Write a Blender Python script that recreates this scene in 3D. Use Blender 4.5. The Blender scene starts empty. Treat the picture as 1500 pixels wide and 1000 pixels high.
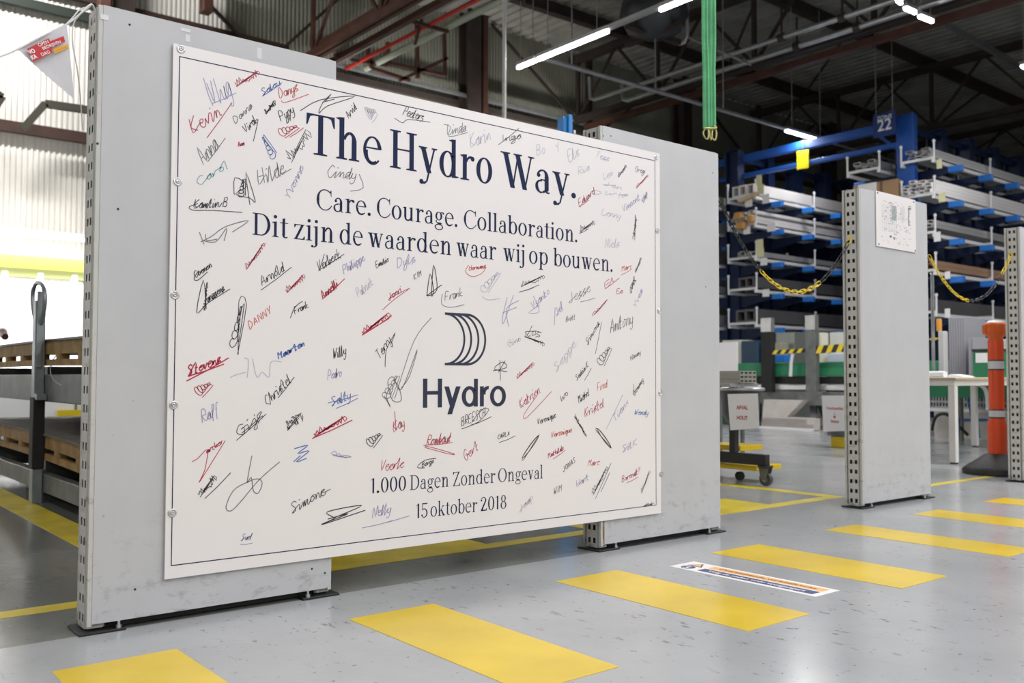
import bpy, math, random
from mathutils import Vector, Matrix
random.seed(7)
SC = bpy.context.scene
COL = SC.collection
# ------------------------------------------------------------------ camera
F_PX, YAW, PIT, ROL, CH = 1356.78, math.radians(50.9626), math.radians(2.2209), math.radians(0.1342), 0.70
cy, sy, cp, sp = math.cos(YAW), math.sin(YAW), math.cos(PIT), math.sin(PIT)
FW = Vector((cy*cp, sy*cp, sp)); R0 = Vector((sy, -cy, 0)); U0 = R0.cross(FW)
RT = math.cos(ROL)*R0 + math.sin(ROL)*U0; UP = -math.sin(ROL)*R0 + math.cos(ROL)*U0
cam = bpy.data.objects.new('camera', bpy.data.cameras.new('camera')); COL.objects.link(cam)
cam.data.sensor_width = 36; cam.data.lens = F_PX/1500*36; cam.data.clip_start = .05; cam.data.clip_end = 200
M = Matrix((RT, UP, -FW)).transposed().to_4x4(); M.translation = Vector((0, 0, CH)); cam.matrix_world = M
cam.data.dof.use_dof = True; cam.data.dof.focus_distance = 3.1; cam.data.dof.aperture_fstop = 4.0
SC.camera = cam
# ------------------------------------------------------------------ world and exposure
w = bpy.data.worlds.new('hall_air'); SC.world = w; w.use_nodes = True
w.node_tree.nodes['Background'].inputs[0].default_value = (.9, .95, 1, 1)
w.node_tree.nodes['Background'].inputs[1].default_value = .05
SC.view_settings.view_transform = 'Standard'; SC.view_settings.look = 'None'
SC.view_settings.exposure = -0.12; SC.view_settings.gamma = 1
SC.view_settings.use_curve_mapping = False
def area(name, loc, sx, sy_, power, rot=(0, 0, 0), color=(1, .98, .97)):
    l = bpy.data.lights.new(name, 'AREA'); l.shape = 'RECTANGLE'; l.size = sx; l.size_y = sy_; l.energy = power; l.color = color
    o = bpy.data.objects.new(name, l); COL.objects.link(o); o.location = loc; o.rotation_euler = rot; return o
# light of the LED rows (under housings built below) and of added lights without a lamp
LED_ROWS = [(-7.0, -11, 9, 330), (-1.5, -11, 3, 350), (3.2, -11, 1.5, 430), (8.45, -11, 4.5, 880), (14.5, -11, 4, 300)]
for x, y0, y1, e in LED_ROWS:
    area('led_or_fill_light', (x, (y0+y1)/2, 5.165), .05, y1-y0, e)
area('led_or_fill_light', (8.45, 8.6, 5.165), .04, 2.4, 60)
area('led_or_fill_light', (1.2, 14.12, 2.62), 6.5, .12, 170, (math.radians(8), 0, 0))
area('led_or_fill_light', (1.5, 14.2, 2.04), 6, .1, 170, (math.radians(35), 0, 0))     # unseen light added under the beam to brighten the white plinth
area('led_or_fill_light', (1.2, 14.1, 2.75), 6.5, .12, 22, (math.radians(130), 0, 0))
area('led_or_fill_light', (.4, 11.6, 7.45), 4, .12, 760, (math.radians(62), 0, 0))  # unseen light added high up to brighten the cream wall, no lamp built
area('led_or_fill_light', (10.5, 14.0, 5.2), 6, .12, 120, (math.radians(118), 0, 0))  # unseen light set behind the board for the glow on the wall
area('led_or_fill_light', (15.1, 9.85, 5.165), 1.2, .04, 60)
area('led_or_fill_light', (11, 6.2, 5.15), 5, .12, 150)  # unseen light added to brighten the near rack faces, no lamp built
area('led_or_fill_light', (20, 4.0, 5.15), 5, .12, 110)  # no lamp housing built for this light

# ------------------------------------------------------------------ geometry helpers
def ray(px, py): return FW + RT*((px-750)/F_PX) - UP*((py-500)/F_PX)
def at_x(px, py, X): d = ray(px, py); t = X/d.x; return Vector((X, d.y*t, CH+d.z*t))
def at_y(px, py, Y): d = ray(px, py); t = Y/d.y; return Vector((d.x*t, Y, CH+d.z*t))
def at_z(px, py, Z): d = ray(px, py); t = (Z-CH)/d.z; return Vector((d.x*t, d.y*t, Z))

ROOTLOC = {}
def props(o, label=None, cat=None, group=None, kind=None):
    if label: o['label'] = label
    if cat: o['category'] = cat
    if group: o['group'] = group
    if kind: o['kind'] = kind
    return o
def thing(name, loc, label, cat, group=None):
    o = bpy.data.objects.new(name, None); COL.objects.link(o); o.location = loc; o.empty_display_size = .1
    ROOTLOC[o.name] = Vector(loc); return props(o, label, cat, group)
class MB:
    def __init__(s): s.v = []; s.f = []; s.smooth = set()
    def add(s, vs, fs, sm=False):
        b = len(s.v); s.v += [tuple(v) for v in vs]
        for f in fs:
            if sm: s.smooth.add(len(s.f))
            s.f.append(tuple(i+b for i in f))
        return s
    def box(s, x0, x1, y0, y1, z0, z1):
        if x0 > x1: x0, x1 = x1, x0
        if y0 > y1: y0, y1 = y1, y0
        if z0 > z1: z0, z1 = z1, z0
        return s.add([(x0,y0,z0),(x1,y0,z0),(x1,y1,z0),(x0,y1,z0),(x0,y0,z1),(x1,y0,z1),(x1,y1,z1),(x0,y1,z1)],
              [(0,3,2,1),(4,5,6,7),(0,1,5,4),(1,2,6,5),(2,3,7,6),(3,0,4,7)])
    def bbox(s, x0, x1, y0, y1, z0, z1, b=.004):       # box with chamfered edges
        c = []; idx = {}
        for i, (a, sa) in enumerate(((x0, 1), (x1, -1))):
            for j, (d, sd) in enumerate(((y0, 1), (y1, -1))):
                for k, (e, se) in enumerate(((z0, 1), (z1, -1))):
                    for ax in range(3):
                        p = [a+sa*b, d+sd*b, e+se*b]; p[ax] = (a, d, e)[ax]
                        idx[(i, j, k, ax)] = len(c); c.append(tuple(p))
        I = lambda i, j, k, a: idx[(i, j, k, a)]
        fs = []
        for i in (0, 1):
            q = [I(i,0,0,0), I(i,1,0,0), I(i,1,1,0), I(i,0,1,0)]; fs.append(q if i else q[::-1])
            q = [I(0,i,0,1), I(1,i,0,1), I(1,i,1,1), I(0,i,1,1)]; fs.append(q[::-1] if i else q)
            q = [I(0,0,i,2), I(1,0,i,2), I(1,1,i,2), I(0,1,i,2)]; fs.append(q if i else q[::-1])
            for j in (0, 1):
                fs.append([I(i,j,0,0), I(i,j,1,0), I(i,j,1,1), I(i,j,0,1)])
                fs.append([I(i,0,j,0), I(i,1,j,0), I(i,1,j,2), I(i,0,j,2)])
                fs.append([I(0,i,j,1), I(1,i,j,1), I(1,i,j,2), I(0,i,j,2)])
                for k in (0, 1): fs.append([I(i,j,k,0), I(i,j,k,1), I(i,j,k,2)])
        return s.add(c, fs)
    def bar(s, p, q, w, h, up=(0, 0, 1)):
        p, q = Vector(p), Vector(q); d = (q-p).normalized(); up = Vector(up)
        if abs(d.dot(up)) > .98: up = Vector((1, 0, 0))
        a = d.cross(up).normalized(); b = a.cross(d).normalized(); a *= w/2; b *= h/2
        vs = [p-a-b, p+a-b, p+a+b, p-a+b, q-a-b, q+a-b, q+a+b, q-a+b]
        return s.add(vs, [(0,1,2,3),(7,6,5,4),(0,4,5,1),(1,5,6,2),(2,6,7,3),(3,7,4,0)])
    def tube(s, pts, r, n=8, closed=False):
        pts = [Vector(p) for p in pts]; m = len(pts); rings = []
        rr = r if isinstance(r, (list, tuple)) else [r]*m
        for i, p in enumerate(pts):
            if closed: t = (pts[(i+1) % m]-pts[i-1]).normalized()
            else: t = (pts[min(i+1, m-1)]-pts[max(i-1, 0)]).normalized()
            if i == 0:
                a = t.cross(Vector((0, 0, 1)) if abs(t.z) < .9 else Vector((1, 0, 0))).normalized()
            else: a = (a - t*a.dot(t)).normalized()
            b = t.cross(a)
            rings.append([p + (a*math.cos(2*math.pi*k/n)+b*math.sin(2*math.pi*k/n))*rr[i] for k in range(n)])
        vs = [v for g in rings for v in g]; fs = []
        for i in range(m if closed else m-1):
            for k in range(n):
                j = (i+1) % m; fs.append((i*n+k, j*n+k, j*n+(k+1) % n, i*n+(k+1) % n))
        s.add(vs, fs, True)
        if not closed: s.add(rings[0]+rings[-1], [tuple(range(n)), tuple(range(2*n-1, n-1, -1))])
        return s
    def cyl(s, p, q, r, n=12): return s.tube([p, q], r, n)
    def lathe(s, c, prof, n=20, sx=1, sy=1):
        vs = []; fs = []; m = len(prof)
        for r, z in prof:
            for k in range(n):
                a = 2*math.pi*k/n; vs.append((c[0]+r*sx*math.cos(a), c[1]+r*sy*math.sin(a), c[2]+z))
        for i in range(m-1):
            for k in range(n): fs.append((i*n+k, i*n+(k+1) % n, (i+1)*n+(k+1) % n, (i+1)*n+k))
        s.add(vs, fs, True); s.add([vs[k] for k in range(n)], [tuple(range(n-1, -1, -1))]); s.add(vs[-n:], [tuple(range(n))])
        return s
    def prism(s, pts, axis, a0, a1):    # polygon extruded along an axis; pts in the other two axes (in order)
        n = len(pts); vs = []
        for a in (a0, a1):
            for u, v in pts: vs.append((a, u, v) if axis == 0 else ((u, a, v) if axis == 1 else (u, v, a)))
        return s.add(vs, [tuple(range(n)), tuple(range(2*n-1, n-1, -1))]+[(i, i+n, (i+1) % n+n, (i+1) % n) for i in range(n)])
    def build(s, name, m, parent=None, local=False, label=None, kind=None, cat=None, group=None):
        me = bpy.data.meshes.new(name); off = Vector((0, 0, 0))
        if parent is not None and not local:
            p = parent
            while p.parent: p = p.parent
            off = ROOTLOC.get(p.name, Vector((0, 0, 0)))
        me.from_pydata([tuple(Vector(v)-off) for v in s.v] if off.length else s.v, [], s.f)
        if s.smooth: me.polygons.foreach_set('use_smooth', [i in s.smooth for i in range(len(s.f))])
        me.materials.append(m); me.update()
        o = bpy.data.objects.new(name, me); COL.objects.link(o)
        if parent is not None: o.parent = parent
        return props(o, label, cat, group, kind)
def single(mb, name, m, origin, label, cat, group=None):   # a thing that is one mesh
    o = mb.build(name, m, None, label=label, cat=cat, group=group)
    v = Vector(origin); o.data.transform(Matrix.Translation(-v)); o.location = v; ROOTLOC[o.name] = v; return o
def share(name, mesh_obj, parent, loc, rot=(0, 0, 0)):
    o = bpy.data.objects.new(name, mesh_obj.data); COL.objects.link(o); o.parent = parent; o.location = loc; o.rotation_euler = rot; return o
def copy_tree(o, parent=None):
    c = o.copy(); COL.objects.link(c); c.parent = parent
    for ch in [x for x in bpy.data.objects if x.parent is o]: copy_tree(ch, c)
    return c

# ------------------------------------------------------------------ materials
MATS = {}
def mat(name, col, rough=.6, metal=0.0, emit=0, emit_col=None, noise=0, nscale=6, spec=.5, bump=0, bscale=60, alpha=None):
    if name in MATS: return MATS[name]
    m = bpy.data.materials.new(name); m.use_nodes = True; n = m.node_tree.nodes; l = m.node_tree.links
    b = n['Principled BSDF']; b.inputs['Base Color'].default_value = (*col, 1); b.inputs['Roughness'].default_value = rough
    b.inputs['Metallic'].default_value = metal; b.inputs['Specular IOR Level'].default_value = spec
    if emit: b.inputs['Emission Color'].default_value = (*(emit_col or col), 1); b.inputs['Emission Strength'].default_value = emit
    if noise or bump: tc = n.new('ShaderNodeTexCoord')
    if noise:
        t = n.new('ShaderNodeTexNoise'); t.inputs['Scale'].default_value = nscale; t.inputs['Detail'].default_value = 6
        l.new(tc.outputs['Object'], t.inputs['Vector'])
        r = n.new('ShaderNodeValToRGB'); r.color_ramp.elements[0].position = .3; r.color_ramp.elements[1].position = .7
        r.color_ramp.elements[0].color = (*[c*(1-noise) for c in col], 1); r.color_ramp.elements[1].color = (*[min(1, c*(1+noise*.6)) for c in col], 1)
        l.new(t.outputs['Fac'], r.inputs['Fac']); l.new(r.outputs['Color'], b.inputs['Base Color'])
    if bump:
        t2 = n.new('ShaderNodeTexNoise'); t2.inputs['Scale'].default_value = bscale; l.new(tc.outputs['Object'], t2.inputs['Vector'])
        bp = n.new('ShaderNodeBump'); bp.inputs['Strength'].default_value = bump; bp.inputs['Distance'].default_value = .01
        l.new(t2.outputs['Fac'], bp.inputs['Height']); l.new(bp.outputs['Normal'], b.inputs['Normal'])
    MATS[name] = m; return m
def nd(m): return m.node_tree.nodes, m.node_tree.links, m.node_tree.nodes['Principled BSDF']
def ramp(n, p0, c0, p1, c1):
    r = n.new('ShaderNodeValToRGB'); e = r.color_ramp.elements; e[0].position = p0; e[1].position = p1; e[0].color = (*c0, 1); e[1].color = (*c1, 1); return r
def mix(n, l, fac, a, b, mode='MIX'):
    x = n.new('ShaderNodeMix'); x.data_type = 'RGBA'; x.blend_type = mode
    for sock, v in ((x.inputs[0], fac), (x.inputs[6], a), (x.inputs[7], b)):
        if hasattr(v, 'is_output'): l.new(v, sock)
        elif isinstance(v, (int, float)): sock.default_value = v
        else: sock.default_value = (*v, 1)
    return x.outputs[2]
def noise_node(n, l, vec, sc, det=4, rough=.5, stretch=None):
    if stretch:
        mp = n.new('ShaderNodeMapping'); mp.inputs['Scale'].default_value = stretch; l.new(vec, mp.inputs['Vector']); vec = mp.outputs['Vector']
    t = n.new('ShaderNodeTexNoise'); t.inputs['Scale'].default_value = sc; t.inputs['Detail'].default_value = det; t.inputs['Roughness'].default_value = rough
    l.new(vec, t.inputs['Vector']); return t.outputs['Fac']
def floor_mat():
    m = mat('floor_coating', (.4, .42, .43), .22); n, l, b = nd(m)
    tc = n.new('ShaderNodeTexCoord').outputs['Object']
    sep = n.new('ShaderNodeSeparateXYZ'); l.new(tc, sep.inputs[0])
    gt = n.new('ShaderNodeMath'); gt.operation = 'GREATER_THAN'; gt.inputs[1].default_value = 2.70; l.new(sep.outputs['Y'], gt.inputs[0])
    # darker base colour behind the panel line on the left, paler blue grey elsewhere
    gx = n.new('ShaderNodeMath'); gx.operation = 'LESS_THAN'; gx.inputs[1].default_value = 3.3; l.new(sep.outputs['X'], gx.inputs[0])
    darker_part = n.new('ShaderNodeMath'); darker_part.operation = 'MULTIPLY'; l.new(gt.outputs[0], darker_part.inputs[0]); l.new(gx.outputs[0], darker_part.inputs[1])
    c_pale = mix(n, l, ramp_out(n, l, noise_node(n, l, tc, 1.3, 8, .6), .35, .7), (.33, .345, .36), (.42, .43, .445))
    c_darker = mix(n, l, ramp_out(n, l, noise_node(n, l, tc, 2.2, 8, .65), .35, .7), (.15, .16, .15), (.225, .235, .22))
    c = mix(n, l, darker_part.outputs[0], c_pale, c_darker)
    sp_ = ramp_out(n, l, noise_node(n, l, tc, 260, 2), .62, .72)         # fine flake
    c = mix(n, l, mulc(n, l, sp_, .22), c, (.2, .21, .22))
    sc1 = ramp_out(n, l, noise_node(n, l, tc, 16, 6, .72, (1.7, .8, 1)), .60, .64)    # scuff marks
    area_ = ramp_out(n, l, noise_node(n, l, tc, .9, 3), .40, .58)
    mm = n.new('ShaderNodeMath'); mm.operation = 'MULTIPLY'; l.new(sc1, mm.inputs[0]); l.new(area_, mm.inputs[1])
    c = mix(n, l, mulc(n, l, mm.outputs[0], .75), c, (.09, .09, .09))
    sc2 = ramp_out(n, l, noise_node(n, l, tc, 38, 3, .5, (1, 1.5, 1)), .69, .72)
    c = mix(n, l, mulc(n, l, sc2, .8), c, (.07, .07, .07))
    wv = ramp_out(n, l, noise_node(n, l, tc, 14, 2, .5, (.25, 3, 1)), .74, .78)
    c = mix(n, l, mulc(n, l, wv, .1), c, (.62, .64, .66))               # light scratches
    l.new(c, b.inputs['Base Color'])
    r = n.new('ShaderNodeMapRange'); r.inputs[3].default_value = .11; r.inputs[4].default_value = .27
    l.new(noise_node(n, l, tc, 3, 5), r.inputs[0]); l.new(r.outputs[0], b.inputs['Roughness'])
    bp = n.new('ShaderNodeBump'); bp.inputs['Strength'].default_value = .08; bp.inputs['Distance'].default_value = .004
    l.new(noise_node(n, l, tc, 45, 3), bp.inputs['Height']); l.new(bp.outputs[0], b.inputs['Normal'])
    return m
def ramp_out(n, l, fac, a, b_):
    r = ramp(n, a, (0, 0, 0), b_, (1, 1, 1)); l.new(fac, r.inputs['Fac']); return r.outputs['Color']
def mulc(n, l, s, k):
    x = n.new('ShaderNodeMath'); x.operation = 'MULTIPLY'; x.inputs[1].default_value = k; l.new(s, x.inputs[0]); return x.outputs[0]
def paint_mat(name, base, dirt, rough=.45, low=.35, amount=.7):
    """painted sheet steel with mottling and scuffs that gather near the foot (z of the thing)"""
    m = mat(name, base, rough); n, l, b = nd(m); tc = n.new('ShaderNodeTexCoord').outputs['Object']
    sep = n.new('ShaderNodeSeparateXYZ'); l.new(tc, sep.inputs[0])
    c = mix(n, l, ramp_out(n, l, noise_node(n, l, tc, 5, 6, .6), .3, .75), tuple(x*.95 for x in base), tuple(min(1, x*1.04) for x in base))
    lo = n.new('ShaderNodeMapRange'); lo.inputs[1].default_value = 0; lo.inputs[2].default_value = low; lo.inputs[3].default_value = 1; lo.inputs[4].default_value = 0
    l.new(sep.outputs['Z'], lo.inputs[0])
    sc = ramp_out(n, l, noise_node(n, l, tc, 13, 8, .7, (1, 1, 1.8)), .53, .68)
    q = n.new('ShaderNodeMath'); q.operation = 'MULTIPLY'; l.new(sc, q.inputs[0]); l.new(lo.outputs[0], q.inputs[1])
    c = mix(n, l, mulc(n, l, q.outputs[0], amount), c, dirt)
    sp_ = ramp_out(n, l, noise_node(n, l, tc, 40, 3), .735, .76)
    c = mix(n, l, mulc(n, l, sp_, .45), c, dirt)
    l.new(c, b.inputs['Base Color'])
    return m
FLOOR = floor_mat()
PANEL = paint_mat('panel_grey_paint', (.475, .485, .505), (.16, .16, .155))
POST = paint_mat('post_grey_paint', (.50, .50, .475), (.1, .1, .09), low=1.2, amount=.8)
DARKSTEEL = mat('dark_steel', (.012, .012, .012), .6, .1)
INNER = mat('post_inside', (.03, .03, .03), .8)
BOARD = mat('board_white', (.76, .735, .735), .32)
NAVY = mat('navy_ink', (.008, .016, .062), .6, spec=.2)
LOGO = mat('logo_ink', (.012, .02, .05), .5)
INK = dict(k=mat('ink_black', (.02, .02, .035), .5), g=mat('ink_grey', (.16, .16, .18), .5), r=mat('ink_red', (.42, .01, .05), .5),
           o=mat('ink_orange_red', (.55, .08, .06), .5), b=mat('ink_blue', (.06, .14, .42), .5), l=mat('ink_faint', (.45, .45, .56), .5),
           p=mat('ink_lilac', (.30, .29, .50), .5), t=mat('ink_teal', (.15, .36, .40), .5))
ZINC = mat('zinc', (.62, .63, .64), .3, .9)
YELLOW = mat('floor_yellow', (.72, .51, .02), .24, noise=.14, nscale=3)
YELLOW_OLD = mat('floor_yellow_worn', (.70, .55, .012), .35, noise=.25, nscale=5)
BLACKP = mat('black_plastic', (.02, .02, .02), .5)
CHAINY = mat('chain_yellow', (.80, .60, .01), .4)
CHAINB = mat('chain_black', (.015, .015, .017), .35)
WHITEP = mat('white_paper', (.80, .79, .79), .7)
# ------------------------------------------------------------------ structure: floor, walls, roof
X0, X1, Y0, Y1, ZR = -12, 44, -14, 15, 7.95
floor = MB().add([(X0, Y0, 0), (X1, Y0, 0), (X1, Y1, 0), (X0, Y1, 0), (X0, Y0, -.2), (X1, Y0, -.2), (X1, Y1, -.2), (X0, Y1, -.2)],
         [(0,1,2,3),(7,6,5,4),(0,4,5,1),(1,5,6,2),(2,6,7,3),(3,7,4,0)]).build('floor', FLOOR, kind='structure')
def stripe(x0, x1, y0, y1, m=YELLOW, name='yellow_stripe', label=None, z=.0012):
    return MB().box(x0, x1, y0, y1, -.001, z).build(name, m, floor, label=label)
for x0, x1, j in ((.555, .85, .01), (1.34, 1.635, 0), (2.14, 2.44, 0), (2.972, 3.285, 0), (3.83, 4.09, .02), (4.63, 4.9, .02), (5.43, 5.70, .02)):
    stripe(x0, x1, 1.6+j, 2.4+j*1.5)
for i in range(2): stripe(-.27-i*.82, .03-i*.82, 1.6, 2.4)
for i in range(4): stripe(6.23+.82*i, 6.52+.82*i, 1.62, 2.45)
stripe(-3, 4.9, 3.03, 3.115, YELLOW_OLD, 'yellow_line')
stripe(5.05, 12, 2.985, 3.045, YELLOW_OLD, 'yellow_line')
stripe(1.03, 1.19, 3.115, 13.5, YELLOW_OLD, 'yellow_line')
stripe(4.9, 5.0, 3.03, 9.5, YELLOW_OLD, 'yellow_line')
stripe(1.45, 2.39, 3.117, 3.95, YELLOW_OLD, 'yellow_patch')
stripe(2.985, 4.36, 3.117, 3.42, YELLOW_OLD, 'yellow_patch')

def corrugated(name, axis, fixed, a0, a1, z0, z1, m, pitch=.076, depth=.022, sign=-1):
    b = MB(); n = int((a1-a0)/pitch); prof = []
    for i in range(n+1):
        a = a0+i*pitch
        prof += [(a, 0), (a+pitch*.38, 0), (a+pitch*.5, 1), (a+pitch*.88, 1)]
    vs = []
    for z in (z0, z1):
        for a, d in prof:
            q = fixed+sign*depth*d; vs.append((a, q, z) if axis == 'y' else (q, a, z))
    k = len(prof)
    return b.add(vs, [(i, i+1, i+1+k, i+k) for i in range(k-1)]).build(name, m, kind='structure')
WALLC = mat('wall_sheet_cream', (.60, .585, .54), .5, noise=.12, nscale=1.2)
WALLD = mat('wall_sheet_grey', (.13, .13, .115), .6, noise=.2, nscale=1)
WHITEW = mat('wall_white', (.85, .85, .86), .6)
ROOFM = mat('roof_deck', (.24, .235, .20), .8, noise=.3, nscale=1.5)
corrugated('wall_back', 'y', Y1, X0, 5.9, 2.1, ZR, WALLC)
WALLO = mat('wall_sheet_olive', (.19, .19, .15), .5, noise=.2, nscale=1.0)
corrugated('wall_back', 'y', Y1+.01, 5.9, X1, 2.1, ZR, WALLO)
MB().box(X0, X1, Y1-.06, Y1+.1, 0, 2.1).build('wall_back_plinth', WHITEW, kind='structure')
corrugated('wall_right', 'x', X1, Y0, Y1, 0, ZR, WALLD, pitch=.2)
corrugated('wall_left', 'x', X0, Y0, Y1, 0, ZR, WALLC, pitch=.2, sign=1)
corrugated('wall_front', 'y', Y0, X0, X1, 0, ZR, WALLC, pitch=.2, sign=1)
# roof deck with shallow ribs
b = MB(); prof = []
for i in range(int((X1-X0)/.25)+1):
    a = X0+i*.25; prof += [(a, 0), (a+.12, 0), (a+.14, .04), (a+.23, .04)]
k = len(prof); b.add([(a, Y0, ZR+d) for a, d in prof]+[(a, Y1, ZR+d) for a, d in prof], [(i, i+k, i+k+1, i+1) for i in range(k-1)])
b.build('ceiling', ROOFM, kind='structure')

RUST = mat('rust_red_steel', (.065, .024, .015), .6, .1, noise=.35, nscale=4)
DARKBEAM = mat('roof_steel_dark', (.03, .02, .016), .6, .1, noise=.3, nscale=4)
GREENB = mat('green_steel', (.006, .014, .008), .6)
RUSTW = mat('rust_wall_girt', (.035, .014, .008), .7, noise=.35, nscale=4)
GALV = mat('galvanised_steel', (.42, .43, .44), .35, .75, noise=.15, nscale=8)
PALE = mat('pale_pipe', (.36, .40, .32), .4, .2)
# wall girts and columns
def girt(z, h, m, x0=X0, x1=X1, y=14.86, d=.1, name='trim_1'): return MB().box(x0, x1, y-d/2, y+d/2, z-h/2, z+h/2).build(name, m, kind='structure')
girt(6.42, .09, RUSTW, x1=7, name='trim_1'); girt(6.15, .13, GREENB, x1=5, name='trim_2'); girt(6.15, .10, DARKBEAM, x0=5, name='trim_2'); girt(6.28, .05, GALV, x0=6, y=14.7, name='trim_3')
girt(4.30, .16, RUSTW, name='trim_4'); girt(5.7, .04, DARKBEAM, x0=7, name='trim_5')
girt(2.42, .07, mat('girt_grey_red', (.35, .25, .24), .5), y=14.8, x1=8, name='trim_6')
for i, x in enumerate((4.15, 10.8, 17.2, 23.5)):
    c = MB(); c.box(x-.16, x+.16, 14.5, 14.54, 0, ZR); c.box(x-.16, x+.16, 14.78, 14.82, 0, ZR); c.box(x-.02, x+.02, 14.54, 14.78, 0, ZR)
    c.build('wall_column', DARKBEAM, kind='structure')
MB().box(11.05, 11.17, 14.55, 14.75, 0, ZR).build('wall_column', RUST, kind='structure')
# diagonal wall bracing
bb = MB()
for x in (11.2, 17.4): bb.bar((x, 14.75, 6.2), (x+2.4, 14.75, 3.4), .05, .05); bb.bar((x+5.9, 14.75, 6.2), (x+3.5, 14.75, 3.4), .05, .05)
for x in (11.2, 17.4): bb.bar((x+.2, 14.75, 7.9), (x+2.6, 14.75, 6.3), .05, .05); bb.bar((x+5.6, 14.75, 7.9), (x+3.4, 14.75, 6.3), .05, .05); bb.box(x+2.9, x+3, 14.7, 14.8, 3.2, 7.9)
bb.bar((4.5, 14.75, 7.6), (6.2, 14.75, 6.3), .05, .05); bb.bar((8.0, 14.75, 7.6), (6.8, 14.75, 6.3), .05, .05)
bb.build('wall_bracing', DARKBEAM, kind='structure')

# trusses (one per bay, running front to back)
def truss(x, m, zb=6.3, zt=7.62):
    t = thing('roof_truss', (x, 0, zb), 'x', 'truss')
    MB().box(x-.09, x-.02, Y0, 14.8, zb-.06, zb+.06).box(x+.02, x+.09, Y0, 14.8, zb-.06, zb+.06).build('bottom_chord', m, t)
    MB().box(x-.1, x+.1, Y0, 14.8, zt-.06, zt+.08).build('top_chord', m, t)
    wb = MB(); y = 14.6; k = 0
    while y > Y0:
        wb.box(x-.03, x+.03, y-.04, y+.04, zb, zt)
        wb.bar((x, y, zb), (x, y-1.15, zt), .05, .05); wb.bar((x, y-1.15, zt), (x, y-2.3, zb), .05, .05)
        y -= 2.3
    wb.build('web_members', m, t, kind='stuff')
    return t
tl = {0: (7.35, 'rust-red steel lattice roof truss above the board, nearest of the trusses in view'),
      1: (13.68, 'dark steel lattice roof truss behind the hanging green sling, second nearest in view'),
      2: (20.15, 'dark steel lattice roof truss above the zone 22 sign, third nearest in view'),
      3: (26.5, 'dark steel lattice roof truss farthest back to the right above the blue racks')}
for k, (x, lb) in tl.items():
    t = truss(x, RUST if k == 0 else DARKBEAM); t['label'] = lb; t['group'] = 'roof trusses'
# purlins along the hall
for y in (-8.2, -5.1, -2.05, 1.0, 4.05, 7.1, 10.15, 13.2):
    MB().box(X0, X1, y-.035, y+.035, 7.72, ZR-.01).box(X0, X1, y-.08, y+.08, 7.70, 7.73).build('roof_purlin', DARKBEAM, kind='structure')
pl = MB()
for x in range(-10, 44, 3):
    for y in (-2.05, 4.05, 10.15): pl.bar((x, y, 7.7), (x+3, y+3.05, 7.7), .04, .04)
pl.build('roof_bracing', DARKBEAM, kind='structure')
# rusty crane runway next to the first truss, red feeder rail, pale pipe
t = thing('crane_runway', (7.7, 0, 6.1), 'rust-red overhead crane runway beam running to the back wall', 'beam')
MB().box(7.60, 7.68, -2, 14.7, 6.17, 6.27).build('runway_beam', RUST, t); MB().box(7.36, 7.44, -2, 14.7, 6.44, 6.52).build('runway_beam', RUST, t)
for y in (3, 6, 9, 12): MB().bar((7.66, y, 6.22), (8.40, y, 6.22), .05, .05).bar((7.9, y, 6.3), (7.9, y+.2, 5.95), .04, .04).build('bracket_arm', RUST, t)
o = MB().cyl((8.05, -2, 6.25), (8.05, 14.7, 6.25), .035, 8); single(o, 'feeder_rail', mat('feeder_red', (.42, .02, .012), .4), (8.05, 6, 6.25), 'bright red power feeder rail beside the rusty crane runway', 'rail')
o = MB().cyl((7.9, -2, 6.32), (7.9, 14.7, 6.32), .018, 8); single(o, 'conduit', GALV, (7.9, 6, 6.32), 'thin grey conduit running beside the red feeder rail', 'pipe')
o = MB().cyl((8.4, -2, 6.3), (8.4, 14.6, 6.3), .06, 10); single(o, 'ceiling_pipe', PALE, (8.4, 6, 6.3), 'pale green ceiling pipe between the red feeder rail and the lamp row', 'pipe')
# two bright pipes + rusty beam on the right
def pipe_run(x, y1, z, r, m, lb, elbow):
    t = thing('ceiling_pipe', (x, 6, z), lb, 'pipe', 'galvanised ceiling pipes')
    MB().tube([(x, -3, z), (x, y1, z), (x, y1+.12, z+.05), (x, y1+.15, z+elbow)], r, 8).build('pipe', m, t)
    for y in (4.2, 5.6, 7.8, 8.9): MB().cyl((x, y-.05, z), (x, y+.05, z), r*1.6, 8).box(x-.01, x+.01, y-.015, y+.015, z, z+.5).build('pipe_clamp', DARKBEAM, t)
pipe_run(12.92, 13.3, 6.3, .045, GALV, 'upper of the two bright galvanised ceiling pipes right of the green sling', .5)
pipe_run(13.35, 12.8, 6.25, .05, GALV, 'lower of the two bright galvanised ceiling pipes right of the green sling', .35)
o = MB().box(13.86, 13.98, -3, 14.6, 6.12, 6.24); single(o, 'rusty_beam', RUST, (13.9, 6, 6.1), 'rusty brown beam running just below the two bright ceiling pipes', 'beam')
# pipe crank near the sling
a = at_z(1007, 10, 7.2); P8 = lambda px, py: at_x(px, py, a.x)
o = MB().tube([P8(1007, 0), P8(1007, 52), P8(1003, 62), P8(995, 65)], .03, 8).tube([P8(1008, 54), P8(1024, 62), P8(1100, 95)], .02, 6)
single(o, 'pipe_drop', GALV, P8(1007, 20), 'thin bent pale pipe drop just left of the green sling', 'pipe')

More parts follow.
